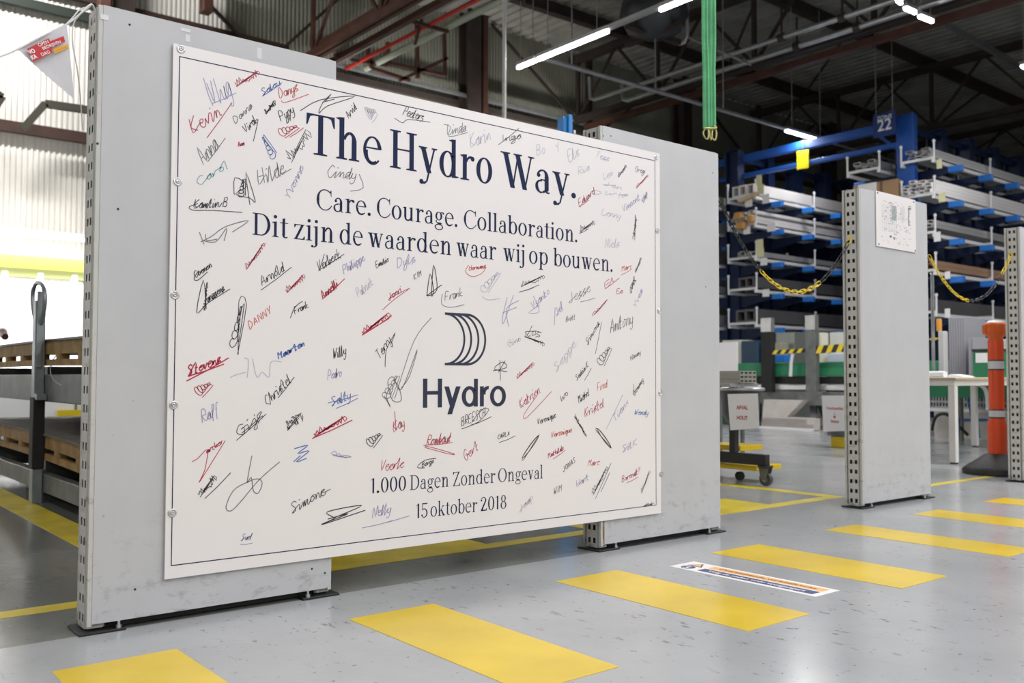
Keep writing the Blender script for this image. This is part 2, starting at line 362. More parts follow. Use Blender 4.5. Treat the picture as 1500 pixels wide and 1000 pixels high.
TUBE = mat('led_tube', (1, 1, 1), .4, emit=16, emit_col=(.93, .93, 1))
HOUS = mat('lamp_housing', (.35, .35, .36), .4, .4)
def led(p, q, lb, gaps=(), group='LED strip lamps'):
    p, q = Vector(p), Vector(q); c = (p+q)/2
    t = thing('strip_lamp', c, lb, 'lamp', group)
    up = Vector((0, 0, .05)); MB().bar(p+up, q+up, .08, .05).build('housing', HOUS, t)
    MB().bar(p, q, .042, .036).build('tube', TUBE, t); 
    d = (q-p).normalized(); hm = MB()
    for s in (.15, .85):
        a = p.lerp(q, s)+up; hm.cyl(a, (a.x, a.y, 7.7 if a.z > 4 else a.z+.1), .006, 5)
    hm.build('hanger', HOUS, t)
    return t
led((8.45, 10.3, 5.2), (8.45, 9.9, 5.2), 'short lit LED strip lamp ending the lamp row left of the sling')
led((8.45, 9.85, 5.2), (8.45, 8.45, 5.2), 'long lit LED strip lamp left of the green sling, next to the short end lamp')
led((8.45, 7.55, 5.2), (8.45, 6.1, 5.2), 'lit LED strip lamp at the top edge just left of the green sling')
led((14.4, 9.85, 5.2), (15.7, 9.85, 5.2), 'lit LED strip lamp above the blue rack tie beam left of the zone 22 sign')
led((-1.8, 14.2, 2.66), (4.1, 14.2, 2.66), 'long lit LED strip lamp on the back wall left of the first panel')
o = MB().box(8.41, 8.49, 8.45, 7.55, 5.22, 5.27); single(o, 'lamp_rail', HOUS, (8.45, 8, 5.2), 'grey unlit rail between the two long LED strip lamps', 'rail')
t = thing('lamp_rail', (12.5, 9.85, 5.2), 'thin pale rail leading from the lamp row to the lamp over the racks', 'rail')
MB().cyl((8.5, 9.85, 5.24), (14.4, 9.85, 5.24), .035, 8).cyl((15.7, 9.85, 5.22), (18.5, 9.85, 5.22), .02, 6).build('rail', GALV, t)
hm = MB()
for x in (9.1, 10.9, 12.6): hm.cyl((x, 9.85, 5.24), (x, 9.85, 7.7), .012, 5)
hm.build('hanger_rods', GALV, t)
for n_, (x, y0, y1, e) in enumerate(LED_ROWS[:0]):
    y = y1
    for k in range(3):
        led((x, y, 5.2), (x, y-1.5, 5.2), 'lit LED strip lamp in the rows above and behind the camera', group='LED strip lamps outside the view'); y -= 5
LEDN = 0
for x, y0, y1, e in LED_ROWS:                 # the rows above and behind the camera: one long lamp line each
    led((x, y1, 5.2), (x, y0, 5.2), ('unseen lamp line above the left end of the hall', 'unseen lamp line left of the camera', 'unseen lamp line right above the camera', 'unseen lamp line continuing the lit row left of the sling', 'unseen lamp line above the right part of the walkway')[LEDN], group='LED strip lamps outside the view'); LEDN += 1
# small bright lamps top right
for k, (px, py, px2, py2) in enumerate(((1314, 0, 1320, 5), (1325, 12, 1341, 19), (1346, 24, 1366, 32))):
    a, c = at_z(px, py, 6.0), at_z(px2, py2, 6.0)
    led(a, c, ['lit LED lamp cut by the top edge right of the pipes', 'middle one of three small lit LED lamps at the top right', 'lowest of three small lit LED lamps at the top right'][k])
a = at_z(1497, 97, 5.6); led(a, a+Vector((.5, 0, 0)), 'lit LED lamp at the right edge of the photo under the roof')
# dark conduit double line towards it
o = MB().bar(at_z(1320, 0, 7.2), at_z(1500, 100, 7.2), .08, .1); single(o, 'cable_tray', GALV, at_z(1400, 45, 7.2), 'grey cable tray under the roof at the top right', 'tray')
# octagonal dark air heater at top
c = at_z(958, 28, 6.4)
t = thing('air_heater', c, 'dark faceted hanging air heater near the top edge left of the sling', 'heater')
MB().lathe(c, [(.08, -.32), (.42, -.22), (.55, .05), (.5, .3), (.3, .42)], 8).build('body', mat('heater_dark', (.045, .05, .055), .4, .4), t)
MB().box(c.x-.6, c.x+.6, c.y-.05, c.y+.05, c.z-.28, c.z-.2).box(c.x-.05, c.x+.05, c.y-.6, c.y+.6, c.z-.28, c.z-.2).build('louvre', DARKBEAM, t)
MB().cyl((c.x, c.y, c.z+.4), (c.x, c.y, 7.7), .02, 6).build('hanger', DARKBEAM, t)
# thin white rod over the board
a = at_y(739, 0, 9.0); o = MB().tube([(a.x, 9, 2.2), (a.x, 9, 3.9), (a.x, 9, 7.7)], [.03, .026, .022], 8)
single(o, 'hanging_rod', mat('rod_white', (.6, .6, .58), .4), (a.x, 9, 4), 'thin pale vertical rod hanging behind the top of the signed board', 'rod')
# platform frames on left wall
def frame_obj(pts, r, m, name, lb, cat='frame'):
    o = MB()
    for p, q in zip(pts, pts[1:]): o.bar(p, q, r, r)
    return single(o, name, m, pts[0], lb, cat)
OLIVE = mat('olive_steel', (.035, .033, .022), .6)
frame_obj([at_y(34, 188, 14.3), at_y(66, 152, 14.3), at_y(128, 161, 14.3)], .1, OLIVE, 'wall_bracket', 'olive steel bracket frame on the cream wall beside the first panel')
frame_obj([at_y(-20, 178, 14.3), at_y(4, 142, 14.3), at_y(-6, 136, 14.3)], .08, DARKBEAM, 'wall_bracket', 'dark wall bracket cut by the left edge of the photo')
fr = MB(); P_ = lambda x, y: at_y(x, y, 14.2)
for p, q in (((568, 92), (652, 110)), ((568, 92), (568, 62)), ((652, 110), (650, 48)), ((515, 88), (568, 95)), ((545, 100), (600, 118)), ((585, 118), (655, 85)), ((490, 82), (540, 62)), ((545, 100), (535, 60)), ((610, 20), (612, 115))):
    fr.bar(P_(*p), P_(*q), .06, .06)
single(fr, 'access_platform', RUST, P_(600, 110), 'rust-red steel access platform frame under the roof behind the board', 'platform')
# flood lights / dark round objects left wall top
for px, py, lb in ((302, 6, 'small dark rust box hanging at the top edge above the first panel'), (152, 2, 'dark red steel plate at the top edge above the first panel')):
    a = at_y(px, py, 14.4); o = MB().bbox(a.x-.08, a.x+.08, 14.3, 14.5, a.z-.15, a.z+.5, .01); single(o, 'junction_box', RUST, a, lb, 'box')

# yellow crane beam along the back wall with brackets
YB_ = mat('crane_yellow', (.38, .30, .05), .45); OLB = mat('beam_olive', (.10, .11, .03), .5)
t = thing('crane_beam', (2, 14.5, 2.2), 'pale yellow and olive beam below the long lamp on the left back wall', 'beam')
MB().box(-4, 8, 14.45, 14.6, 2.22, 2.40).build('web_plate', YB_, t); MB().box(-4, 8, 14.4, 14.65, 2.10, 2.22).build('flange', OLB, t, label='olive bottom flange')
for x in (2.6, 3.05, 3.5, 3.95): MB().bbox(x-.035, x+.035, 14.36, 14.5, 1.93, 2.16, .01).build('bracket', mat('bracket_white', (.7, .72, .66), .5), t)

# ------------------------------------------------------------------ perforated grey panels
def perforated(mb, x, y0, y1, z0, z1, cols, pitch, hh, sgn, depth=.0008):
    """plate in the plane x=const between y0..y1 with two columns of real holes; sgn = outward direction"""
    ys = [y0]+[v for c in cols for v in c]+[y1]; n = int((z1-z0)/pitch)
    zs = [z0]; hz = []
    st = z0+((z1-z0)-(n-1)*pitch)/2
    for i in range(n): a = st+i*pitch; hz.append((a-hh/2, a+hh/2)); zs += [a-hh/2, a+hh/2]
    zs.append(z1); idx = {}; vs = []
    for lay in (0, 1):
        for i, y in enumerate(ys):
            for k, z in enumerate(zs): idx[(lay, i, k)] = len(vs); vs.append((x-sgn*depth*lay, y, z))
    fs = []
    hole = lambda i, k: i % 2 == 1 and k % 2 == 1
    for i in range(len(ys)-1):
        for k in range(len(zs)-1):
            if hole(i, k):
                c = [(i, k), (i+1, k), (i+1, k+1), (i, k+1)]
                for a, b_ in zip(c, c[1:]+c[:1]): fs.append((idx[(0, *a)], idx[(0, *b_)], idx[(1, *b_)], idx[(1, *a)]))
            else:
                for lay in (0, 1): fs.append(tuple(idx[(lay, *q)] for q in ((i, k), (i+1, k), (i+1, k+1), (i, k+1))))
    mb.add(vs, fs)
TH = .105
def make_panel(x0, x1, lb, z1=1.735, slot=False):
    t = thing('steel_partition', (x0, 2.695, 0), lb, 'panel')
    yf, yb = 2.695, 2.695+TH
    for nm, ya, yc in (('front_sheet', yf, yf+.014), ('back_sheet', yb-.014, yb)):
        r = .02; pts = [(x0+.012, .026), (x1-r, .026)]
        pts += [(x1-r+r*math.sin(a), .026+r-r*math.cos(a)) for a in (.4, .8, 1.2, 1.57)]
        pts += [(x1-r+r*math.cos(a), z1-r+r*math.sin(a)) for a in (0, .4, .8, 1.2, 1.57)]+[(x0+.012, z1)]
        MB().prism(pts, 1, ya, yc).build(nm, PANEL, t)
    for xs, sg in ((x0, -1), (x1, 1)):
        p = MB(); e = xs+(-sg)*.0
        a, b_ = yf+.020, yb-.020
        w_ = b_-a; cols = [(a+w_*.15, a+w_*.38), (a+w_*.60, a+w_*.83)]
        perforated(p, xs+sg*.002, a, b_, .012, z1-.004, cols, .052, .0215, sg)
        for yy in (a, b_-.002): p.box(xs+sg*.002, xs-sg*.05, yy, yy+.002, .012, z1-.004)     # channel flanges
        for yy, y2 in ((yf+.0145, a-.003), (b_+.003, yb-.0145)): p.box(xs-sg*.003, xs-sg*.045, yy, y2, .012, z1-.002)
        for yy, y2 in ((yf+.001, yf+.0125), (yb-.0125, yb-.001)): p.box(xs-sg*.0, xs-sg*.0115, yy, y2, .02, z1-.001)
        p.build('upright_post', POST, t)
        MB().box(xs-sg*.012, xs-sg*.05, a+.004, b_-.004, .02, z1-.01).build('post_core', INNER, t)
        fp = MB().bbox(xs+sg*.022, xs-sg*.10, yf-.012, yb+.012, 0, .007, .002).build('foot_plate', DARKSTEEL, t)
        bt = MB(); bx = xs-sg*.082
        bt.cyl((bx, yf-.002, .007), (bx, yf-.002, .016), .008, 6).cyl((bx, yf-.002, .016), (bx, yf-.002, .026), .004, 8)
        bt.build('anchor_bolt', ZINC, t)
    MB().box(x0+.05, x1-.05, yf+.03, yb-.03, .006, .04).build('base_channel', DARKSTEEL, t)
    return t
p1 = make_panel(.705, 1.440, 'large grey steel panel at the far left carrying the left side of the board')
p2 = make_panel(2.650, 3.408, 'grey steel panel behind the right edge of the signed board')
p3 = make_panel(4.612, 5.354, 'narrow-looking grey steel panel with the white floor plan sheet on it')
p4 = make_panel(6.635, 7.37, 'grey steel panel at the right edge beside the orange bollard')
# screw holes and little marks on the sheets
sh = MB()
for px, py in ((190, 36), (278, 210-4), (173, 306), (198, 863), (143, 210), (736+1, 0)):
    if px > 700: continue
    a = at_y(px, py, 2.694); sh.cyl((a.x, 2.6945, a.z), (a.x, 2.6958, a.z), .0035, 8)
for px, py in ((737, 833), (752, 839)): pass
for px, py in ((458+280, 0),): pass
for px, py in ((457, 833), (476, 839)): a = at_y(px, py, 2.694); sh.cyl((a.x, 2.6945, a.z), (a.x, 2.6958, a.z), .0035, 8)
sh.build('screw_holes', INNER, p1)
TAPE = mat('clear_tape', (.62, .62, .63), .3)
for px, py, w_, h_, pr in ((380, 78, .016, .035, p1), (275, 56, .014, .022, p1), (272, 44, .028, .01, p1), (153, 25, .022, .014, p1), (842, 193, .01, .014, p2)):
    a = at_y(px, py, 2.694); MB().box(a.x-w_/2, a.x+w_/2, 2.694, 2.696, a.z-h_/2, a.z+h_/2).build('tape_strip', TAPE, pr)
# scraped rusty edge on the second panel, low
a = at_y(887, 780, 2.694)
MB().box(2.664, 2.668, 2.6935, 2.6955, .03, .14).box(2.6615, 2.6655, 2.6935, 2.6955, .05, .1).build('scrape', mat('bare_rust', (.30, .17, .06), .7), p2)
sh = MB()
for px, py in ((884, 199), (895, 199), (1044, 253), (1034, 420)): a = at_y(px, py, 2.694); sh.cyl((a.x, 2.6945, a.z), (a.x, 2.6958, a.z), .003, 8)
sh.build('screw_holes', INNER, p2)
# ------------------------------------------------------------------ the signed board
YF = 2.685                                  # front face of the board
BX0, BX1, BZ0, BZ1 = .9075, 2.998, .1235, 1.669
board = thing('signed_board', (BX0, YF, BZ0), 'large white board with navy lettering, a round striped logo and many handwritten signatures', 'board')
MB().bbox(BX0, BX1, YF, YF+.004, BZ0, BZ1, .0006).build('board_sheet', BOARD, board)
fx0, fx1, fz0, fz1, fw = .9245, 2.968, .1595, 1.6345, .0028
fm = MB(); ya, yc = YF-.0004, YF+.0005
fm.box(fx0, fx1, ya, yc, fz0, fz0+fw).box(fx0, fx1, ya, yc, fz1-fw, fz1).box(fx0, fx0+fw, ya, yc, fz0+fw, fz1-fw).box(fx1-fw, fx1, ya, yc, fz0+fw, fz1-fw)
fm.build('printed_border', NAVY, board)
sm = None
for px, py in ((265, 72), (260, 266), (256, 432), (254, 593), (252, 751), (961, 230), (963, 338), (965.5, 455), (967, 575), (968, 694)):
    a = at_y(px, py, YF)
    if sm is None:
        s_ = MB(); n = 20
        prof = [(.0125, 0), (.0128, .0015), (.0115, .003), (.008, .0036), (.0075, .0022), (.0062, .002), (.006, .0048), (.0045, .0058), (.0028, .0058), (.0026, .004), (.0, .0038)]
        vs = []; fs = []
        for r, d in prof:
            for k in range(n): vs.append((r*math.cos(2*math.pi*k/n), -d, r*math.sin(2*math.pi*k/n)))
        for i in range(len(prof)-1):
            for k in range(n): fs.append((i*n+k, i*n+(k+1) % n, (i+1)*n+(k+1) % n, (i+1)*n+k))
        s_.add(vs, fs, True); sm = s_.build('screw', ZINC, board, local=True); sm.location = (a.x-BX0, 0, a.z-BZ0)
    else: share('screw', sm, board, (a.x-BX0, 0, a.z-BZ0))

# ---- high-contrast serif lettering drawn as outlines, cap height 1
T_ = .042
class GL:
    def __init__(s, W): s.W = W; s.p = []
    def poly(s, *pts): s.p.append(list(pts))
    def rect(s, x0, y0, x1, y1): s.poly((x0, y0), (x1, y0), (x1, y1), (x0, y1))
    def stem(s, x, y0, y1, w=None): w = w or s.W; s.rect(x-w/2, y0, x+w/2, y1)
    def foot(s, x, y=0, up=1, l=.085, r=.085, w=None):
        w = (w or s.W)/2; t = T_*.8
        s.poly((x-w-l, y), (x+w+r, y), (x+w+r, y+up*t), (x+w, y+up*t*1.5), (x+w, y+up*t*2.6), (x-w, y+up*t*2.6), (x-w, y+up*t*1.5), (x-w-l, y+up*t))
    def flag(s, x, y): w = s.W/2; s.poly((x-w-.09, y-.045), (x-w, y-.075), (x+w, y-.12), (x+w, y+.012), (x-w-.09, y-.025))
    def arc(s, cx, cy, rx, ry, a0, a1, w0, w1, h=None, n=26):
        h = h or T_; pr = None
        for i in range(n+1):
            u = i/n; a = math.radians(a0+(a1-a0)*u); w = w0+(w1-w0)*u
            o = (cx+rx*math.cos(a), cy+ry*math.sin(a)); q = (cx+(rx-w)*math.cos(a), cy+(ry-h)*math.sin(a))
            if pr: s.poly(pr[0], o, q, pr[1])
            pr = (o, q)
    def dot(s, x, y, r): s.poly(*[(x+r*math.cos(a*math.pi/9), y+r*math.sin(a*math.pi/9)) for a in range(18)])
    def diag(s, x0, y0, x1, y1, w): s.poly((x0-w/2, y0), (x0+w/2, y0), (x1+w/2, y1), (x1-w/2, y1))
    def ring(s, cx, cy, rx, ry, w): s.arc(cx, cy, rx, ry, 0, 360, w, w, n=40)
def glyph(ch, W):
    g = GL(W); X = .705; t = T_; h = W/2; A = 1.05
    def arch(xa, xb, foot2=True):
        cx = (xa+xb+h)/2+.02; rx = xb+h-cx; g.arc(cx, X-.26+.012, rx, .26, 0, 168, W, t*1.6, t*1.7); g.stem(xb, 0, X-.245)
    if ch == 'T':
        g.stem(.40, 0, 1); g.foot(.40, l=.12, r=.12); g.rect(.02, 1-t, .78, 1)
        g.poly((0, .72), (.035, .72), (.11, .93), (.2, 1-t), (.01, 1)); g.poly((.8, .72), (.765, .72), (.69, .93), (.6, 1-t), (.79, 1)); adv = .80
    elif ch == 'h': g.stem(.2, 0, A); g.flag(.2, A); g.foot(.2); arch(.2, .56); g.foot(.56); adv = .78
    elif ch == 'n': g.stem(.2, 0, X); g.flag(.2, X); g.foot(.2); arch(.2, .56); g.foot(.56); adv = .77
    elif ch == 'u':
        g.stem(.17, .22, X); g.flag(.17, X); g.stem(.54, .03, X); g.flag(.54, X); g.poly((.54+h, .035), (.54+h+.09, .045), (.54+h+.09, .02), (.54-h, -.005), (.54-h, .1))
        cx = (.17-h+.54)/2; g.arc(cx, .235, cx-.17+h, .25, 180, 350, W, t*1.4, t*1.8); adv = .75
    elif ch == 'e': g.arc(.33, X/2, .28, X/2+.015, 8, 318, W*.85, t*1.3, t*1.05, 40); g.arc(.33, X/2, .28, X/2+.015, 180, 300, W, W*.55, t*2.0); g.rect(.1, X*.56, .585, X*.56+t*.9); adv = .64
    elif ch == 'c': g.arc(.33, X/2, .28, X/2+.015, 48, 318, t*1.4, t*1.4, t*1.1, 40); g.arc(.33, X/2, .28, X/2+.015, 90, 180, t, W, t*1.1); g.arc(.33, X/2, .28, X/2+.015, 180, 300, W, t, t*1.8); g.dot(.5, .52, .062); adv = .60
    elif ch == 'o': g.ring(.33, X/2, .29, X/2+.015, W); adv = .67
    elif ch in 'dq': g.ring(.33, X/2, .28, X/2+.012, W); g.stem(.54, .02, A); g.flag(.54, A); g.poly((.54-h, 0), (.54+h, 0), (.54+h+.1, .02), (.54+h+.1, .05), (.54-h, .07)); adv = .74
    elif ch == 'b': g.stem(.17, .03, A); g.flag(.17, A); g.ring(.38, X/2, .28, X/2+.012, W); adv = .70
    elif ch == 'p': g.stem(.19, -.28, X); g.flag(.19, X); g.foot(.19, -.3); g.ring(.40, X/2, .28, X/2+.012, W); adv = .72
    elif ch == 'a':
        g.stem(.44, .08, .47); g.arc(.30, .46, .14+h, .235, 0, 158, W, t*1.3, t*1.2); g.dot(.165, .515, .062)
        g.arc(.25, .185, .20, .20, 80, 285, t*1.3, t*1.6, t*1.2); g.arc(.25, .185, .20, .20, 120, 240, W*.5, W*.9, t); g.arc(.28, .30, .2, .11, 30, 105, t, t*1.3, t)
        g.arc(.25, .185, .23, .20, 285, 345, t*1.6, t, t*1.6); g.arc(.44-h+.12, .12, .12, .13, 180, 300, W, t, t*1.2); adv = .62
    elif ch == 'g':
        g.ring(.29, .46, .215, .23, W*.88); g.arc(.5, .62, .1, .07, 30, 150, t, t, t*1.2); g.dot(.565, .62, .05)
        g.arc(.20, .17, .11, .09, 110, 235, W*.5, W*.5, t); g.arc(.31, .03, .21, .085, 20, 125, t*2, t*2, t*2); g.rect(.17, .06, .42, .125)
        g.arc(.30, -.12, .265, .165, 0, 360, W*.55, W*.55, t*1.1, 36); adv = .63
    elif ch == 'r': g.stem(.19, 0, X); g.flag(.19, X); g.foot(.19); g.arc(.40, .50, .17, .185, 60, 178, t*1.6, t*1.2, t*1.7); g.dot(.465, .61, .068); adv = .56
    elif ch == 't': g.stem(.19, .12, .86); g.poly((.19-h, .86), (.19+h, .86), (.19+h, .9), (.19+h*.3, .9)); g.rect(.02, X-t, .4, X); g.arc(.19-h+.15, .135, .15, .15, 180, 315, W, t, t*1.4); adv = .44
    elif ch == 'i': g.stem(.17, 0, X); g.flag(.17, X); g.foot(.17); g.dot(.165, .93, .078); adv = .36
    elif ch == 'l': g.stem(.17, 0, A); g.flag(.17, A); g.foot(.17); adv = .36
    elif ch == 'j': g.stem(.17, -.12, X); g.flag(.17, X); g.dot(.165, .93, .078); g.arc(.03, -.12, .14+h, .19, 270, 360, t*1.4, W, t*1.3); g.dot(-.03, -.255, .058); adv = .34
    elif ch == 'k': g.stem(.17, 0, A); g.flag(.17, A); g.foot(.17); g.diag(.22, .30, .52, X, t*1.2); g.foot(.52, X, -1, .08, .08, .03); g.diag(.56, 0, .34, .42, W*1.15); g.foot(.56, l=.06, r=.07); adv = .72
    elif ch == 'v': g.diag(.16, X, .34, 0, W*1.08); g.diag(.52, X, .34, 0, t*1.2); g.foot(.16, X, -1, .07, .07); g.foot(.52, X, -1, .07, .07, .03); adv = .66
    elif ch == 'w':
        g.diag(.16, X, .32, 0, W*1.05); g.diag(.44, X, .32, 0, t*1.2); g.diag(.42, X, .60, 0, W*1.05); g.diag(.76, X, .60, 0, t*1.2)
        g.foot(.16, X, -1, .07, .06); g.foot(.43, X, -1, .06, .06); g.foot(.76, X, -1, .07, .07, .03); adv = .90
    elif ch == 'y': g.diag(.16, X, .37, .02, W*1.08); g.diag(.54, X, .29, -.22, t*1.3); g.foot(.16, X, -1, .07, .07); g.foot(.54, X, -1, .08, .08, .03); g.arc(.19, -.17, .12, .12, 235, 330, t*1.3, t*1.3, t*1.5); g.dot(.115, -.235, .068); adv = .66
    elif ch == 'z': g.rect(.05, X-t, .54, X); g.rect(.04, 0, .56, t); g.diag(.12, 0, .46, X, W); g.poly((.05, X), (.05, X-.16), (.08, X-.16), (.15, X-t)); g.poly((.56, 0), (.56, .16), (.53, .16), (.46, t)); adv = .60
    elif ch in 'C':
        g.arc(.47, .5, .42, .515, 50, 312, t*1.2, t*1.2, t*1.1, 40); g.arc(.47, .5, .42, .515, 90, 180, t, W*1.1, t*1.1, 20); g.arc(.47, .5, .42, .515, 180, 270, W*1.1, t, t*1.1, 20)
        g.poly((.80, 1.0), (.775, 1.0), (.70, .88), (.745, .88), (.775, .68), (.80, .68)); g.arc(.47, .5, .42, .515, 300, 330, t, t, t*1.2); adv = .86
    elif ch == 'D': g.stem(.2, 0, 1); g.rect(.04, 0, .45, t); g.rect(.04, 1-t, .45, 1); g.arc(.42, .5, .42, .5, -90, 90, W*1.1, W*1.1, t, 36); adv = .90
    elif ch == 'H':
        for x in (.2, .72): g.stem(x, 0, 1); g.foot(x, l=.1, r=.1); g.foot(x, 1, -1, .1, .1)
        g.rect(.2, .49, .72, .49+t); adv = .93
    elif ch == 'W':
        g.diag(.18, 1, .42, 0, W*1.05); g.diag(.60, 1, .42, 0, t*1.2); g.diag(.57, 1, .82, 0, W*1.05); g.diag(1.03, 1, .82, 0, t*1.2)
        g.foot(.18, 1, -1, .09, .08); g.foot(.58, 1, -1, .07, .07); g.foot(1.03, 1, -1, .09, .09, .03); adv = 1.12
    elif ch == 'O': g.ring(.47, .5, .42, .515, W*1.1); adv = .94
    elif ch == 'Z': g.rect(.08, 1-t, .7, 1); g.rect(.05, 0, .72, t); g.diag(.14, 0, .62, 1, W); g.poly((.08, 1), (.08, .78), (.11, .78), (.2, 1-t)); g.poly((.72, 0), (.72, .22), (.69, .22), (.6, t)); adv = .78
    elif ch == '.': g.dot(.12, .075, .085); adv = .27
    elif ch == '0': g.ring(.29, .5, .245, .512, W); adv = .58
    elif ch == '1': g.stem(.22, 0, 1); g.poly((.06, .86), (.22-h, .9), (.22+h, 1.01), (.06, .89)); adv = .40
    elif ch == '5': g.rect(.1, .96-.04, .48, 1); g.rect(.1, .5, .1+t, 1); g.arc(.25, .31, .24, .32, -150, 120, t*1.2, t, t*1.2, 36); g.arc(.25, .31, .24, .32, -75, 75, W*.8, W*.8, t*1.2); g.dot(.09, .17, .06); adv = .56
    elif ch == '2': g.arc(.27, .73, .22, .28, 0, 170, W, t, t*1.2); g.dot(.11, .76, .06); g.poly((.49, .73), (.49-W, .73), (.06, .05), (.06, 0), (.2, .08)); g.rect(.06, 0, .52, .085); g.poly((.52, .0), (.53, .2), (.5, .2), (.46, .07)); adv = .58
    elif ch == '8': g.ring(.29, .76, .19, .25, W*.8); g.ring(.29, .27, .23, .28, W*.85); adv = .58
    else: adv = .3
    return g.p, adv
LAY = [0]
def flat(mb, pts, y=None):                    # one outline piece of print, a hair proud of the sheet
    if y is None: LAY[0] = (LAY[0]+1) % 12; y = YF-.00035-.00004*LAY[0]
    ar = sum(a[0]*b_[1]-b_[0]*a[1] for a, b_ in zip(pts, pts[1:]+pts[:1]))
    if abs(ar) < 1e-9: return
    if ar < 0: pts = pts[::-1]
    mb.add([(x, y, z) for x, z in pts], [tuple(range(len(pts)))])
def serif(word, px0, px1, zb, H, W, zpx, mb, track=.0):
    """word between image columns px0..px1 measured on the baseline row, baseline height zb on the board"""
    ps = []; x = 0
    for ch in word: p, adv = glyph(ch, W); ps += [[(a+x, c) for a, c in q] for q in p]; x += adv+track
    lo = min(a for q in ps for a, _ in q); hi = max(a for q in ps for a, _ in q)
    xa = at_y(px0, zpx, YF).x; xb = at_y(px1, zpx, YF).x; k = (xb-xa)/(hi-lo)
    for q in ps: flat(mb, [(xa+(a-lo)*k, zb+c*H) for a, c in q])
    return k
def line(name, words, base, top, W):
    zb = at_y(*base, YF).z; H = at_y(*top, YF).z-zb; mb = MB()
    for wd, a, c in words: serif(wd, a, c, zb, H, W, base[1], mb)
    mb.build(name, NAVY, board)
line('headline_lettering', (('The', 448, 559), ('Hydro', 571, 721), ('Way.', 733, 843.5)), (468, 227.5), (469, 168.5), .142)
line('values_lettering', (('Care.', 463.6, 543), ('Courage.', 552, 670), ('Collaboration.', 679.5, 845.5)), (482, 308.5), (482, 278.5), .125)
line('slogan_lettering', (('Dit', 369.6, 422), ('zijn', 430.5, 489), ('de', 497.5, 531.5), ('waarden', 539, 661), ('waar', 668.5, 727), ('wij', 737, 768), ('op', 775, 802.5), ('bouwen.', 810.5, 897)), (380, 344.5), (380, 312.3), .122)
line('days_lettering', (('1.000', 543, 594.5), ('Dagen', 600.5, 657), ('Zonder', 663, 725.5), ('Ongeval', 729.5, 795)), (547, 722.2), (547, 700.2), .105)
line('date_lettering', (('15', 609.5, 626), ('oktober', 630.5, 699), ('2018', 704, 741.5)), (614, 758.5), (614, 737.3), .105)

# ---- round striped logo and the bold company name
def ribbon(mb, pts, w, y=None, closed=False):
    pts = [Vector(p) for p in pts]; L = []; R = []; m = len(pts)
    if m < 2: return
    if y is None: LAY[0] = (LAY[0]+1) % 12; y = YF-.00035-.00004*LAY[0]
    for i, p in enumerate(pts):
        t = pts[min(i+1, m-1)]-pts[max(i-1, 0)]
        if t.length < 1e-7: t = Vector((1, 0))
        t.normalize(); n = Vector((-t.y, t.x))*w/2; L.append(p+n); R.append(p-n)
    mb.add([(v.x, y, v.y) for v in L]+[(v.x, y, v.y) for v in R], [(i+m, i+m+1, i+1, i) for i in range(m-1)])
lz1 = at_y(651, 459, YF).z; lz0 = at_y(651, 533, YF).z; lx = at_y(651.5, 496, YF).x; lm = MB()
for i, rx_ in enumerate((681.5, 691.5, 702, 712)):
    xr = at_y(rx_, 496, YF).x-.004; r = .082; cx = xr-r; zc = (lz0+lz1)/2; rz = (lz1-lz0)/2
    pts = [(min(lx+i*.001, cx-.001), zc+rz), (cx, zc+rz)]+[(cx+r*math.sin(a*math.pi/36), zc+rz*math.cos(a*math.pi/36)) for a in range(1, 36)]+[(cx, zc-rz), (min(lx+i*.001, cx-.001), zc-rz)]
    if cx < lx: pts = [(lx+(r-(lx-cx))*math.sin(a*math.pi/36), zc+rz*math.cos(a*math.pi/36)) for a in range(0, 37)]
    ribbon(lm, pts, .0085)
lm.build('striped_logo', LOGO, board)
def sans(word, mb, x0, x1, zb, H, W):
    """bold grotesque letters for the name under the logo"""
    ps = []; x = 0; X = .73
    for ch in word:
        g = GL(W); V = W*.86
        if ch == 'H': g.stem(.12, 0, 1, W); g.stem(.62, 0, 1, W); g.rect(.12, .45, .62, .45+V); adv = .76
        elif ch == 'y': g.diag(.09, X, .29, .02, W*1.12); g.diag(.50, X, .20, -.25, W*1.12); adv = .60
        elif ch == 'd': g.arc(.30, X/2, .28, X/2+.01, 0, 360, W, W, V, 40); g.stem(.53, 0, 1, W); adv = .66
        elif ch == 'r': g.stem(.09, 0, X, W); g.arc(.32, .42, .24, .32, 82, 178, V, W, V, 16); adv = .38
        elif ch == 'o': g.arc(.31, X/2, .30, X/2+.015, 0, 360, W, W, V, 40); adv = .62
        ps += [[(a+x, c) for a, c in q] for q in g.p]; x += adv
    lo = min(a for q in ps for a, _ in q); hi = max(a for q in ps for a, _ in q); k = (x1-x0)/(hi-lo)
    for q in ps: flat(mb, [(x0+(a-lo)*k, zb+c*H) for a, c in q])
mb = MB(); za = at_y(620, 597, YF).z
sans('Hydro', mb, at_y(619.5, 575, YF).x, at_y(741, 575, YF).x, za, at_y(620, 554.5, YF).z-za, .145)
mb.build('name_lettering', LOGO, board)

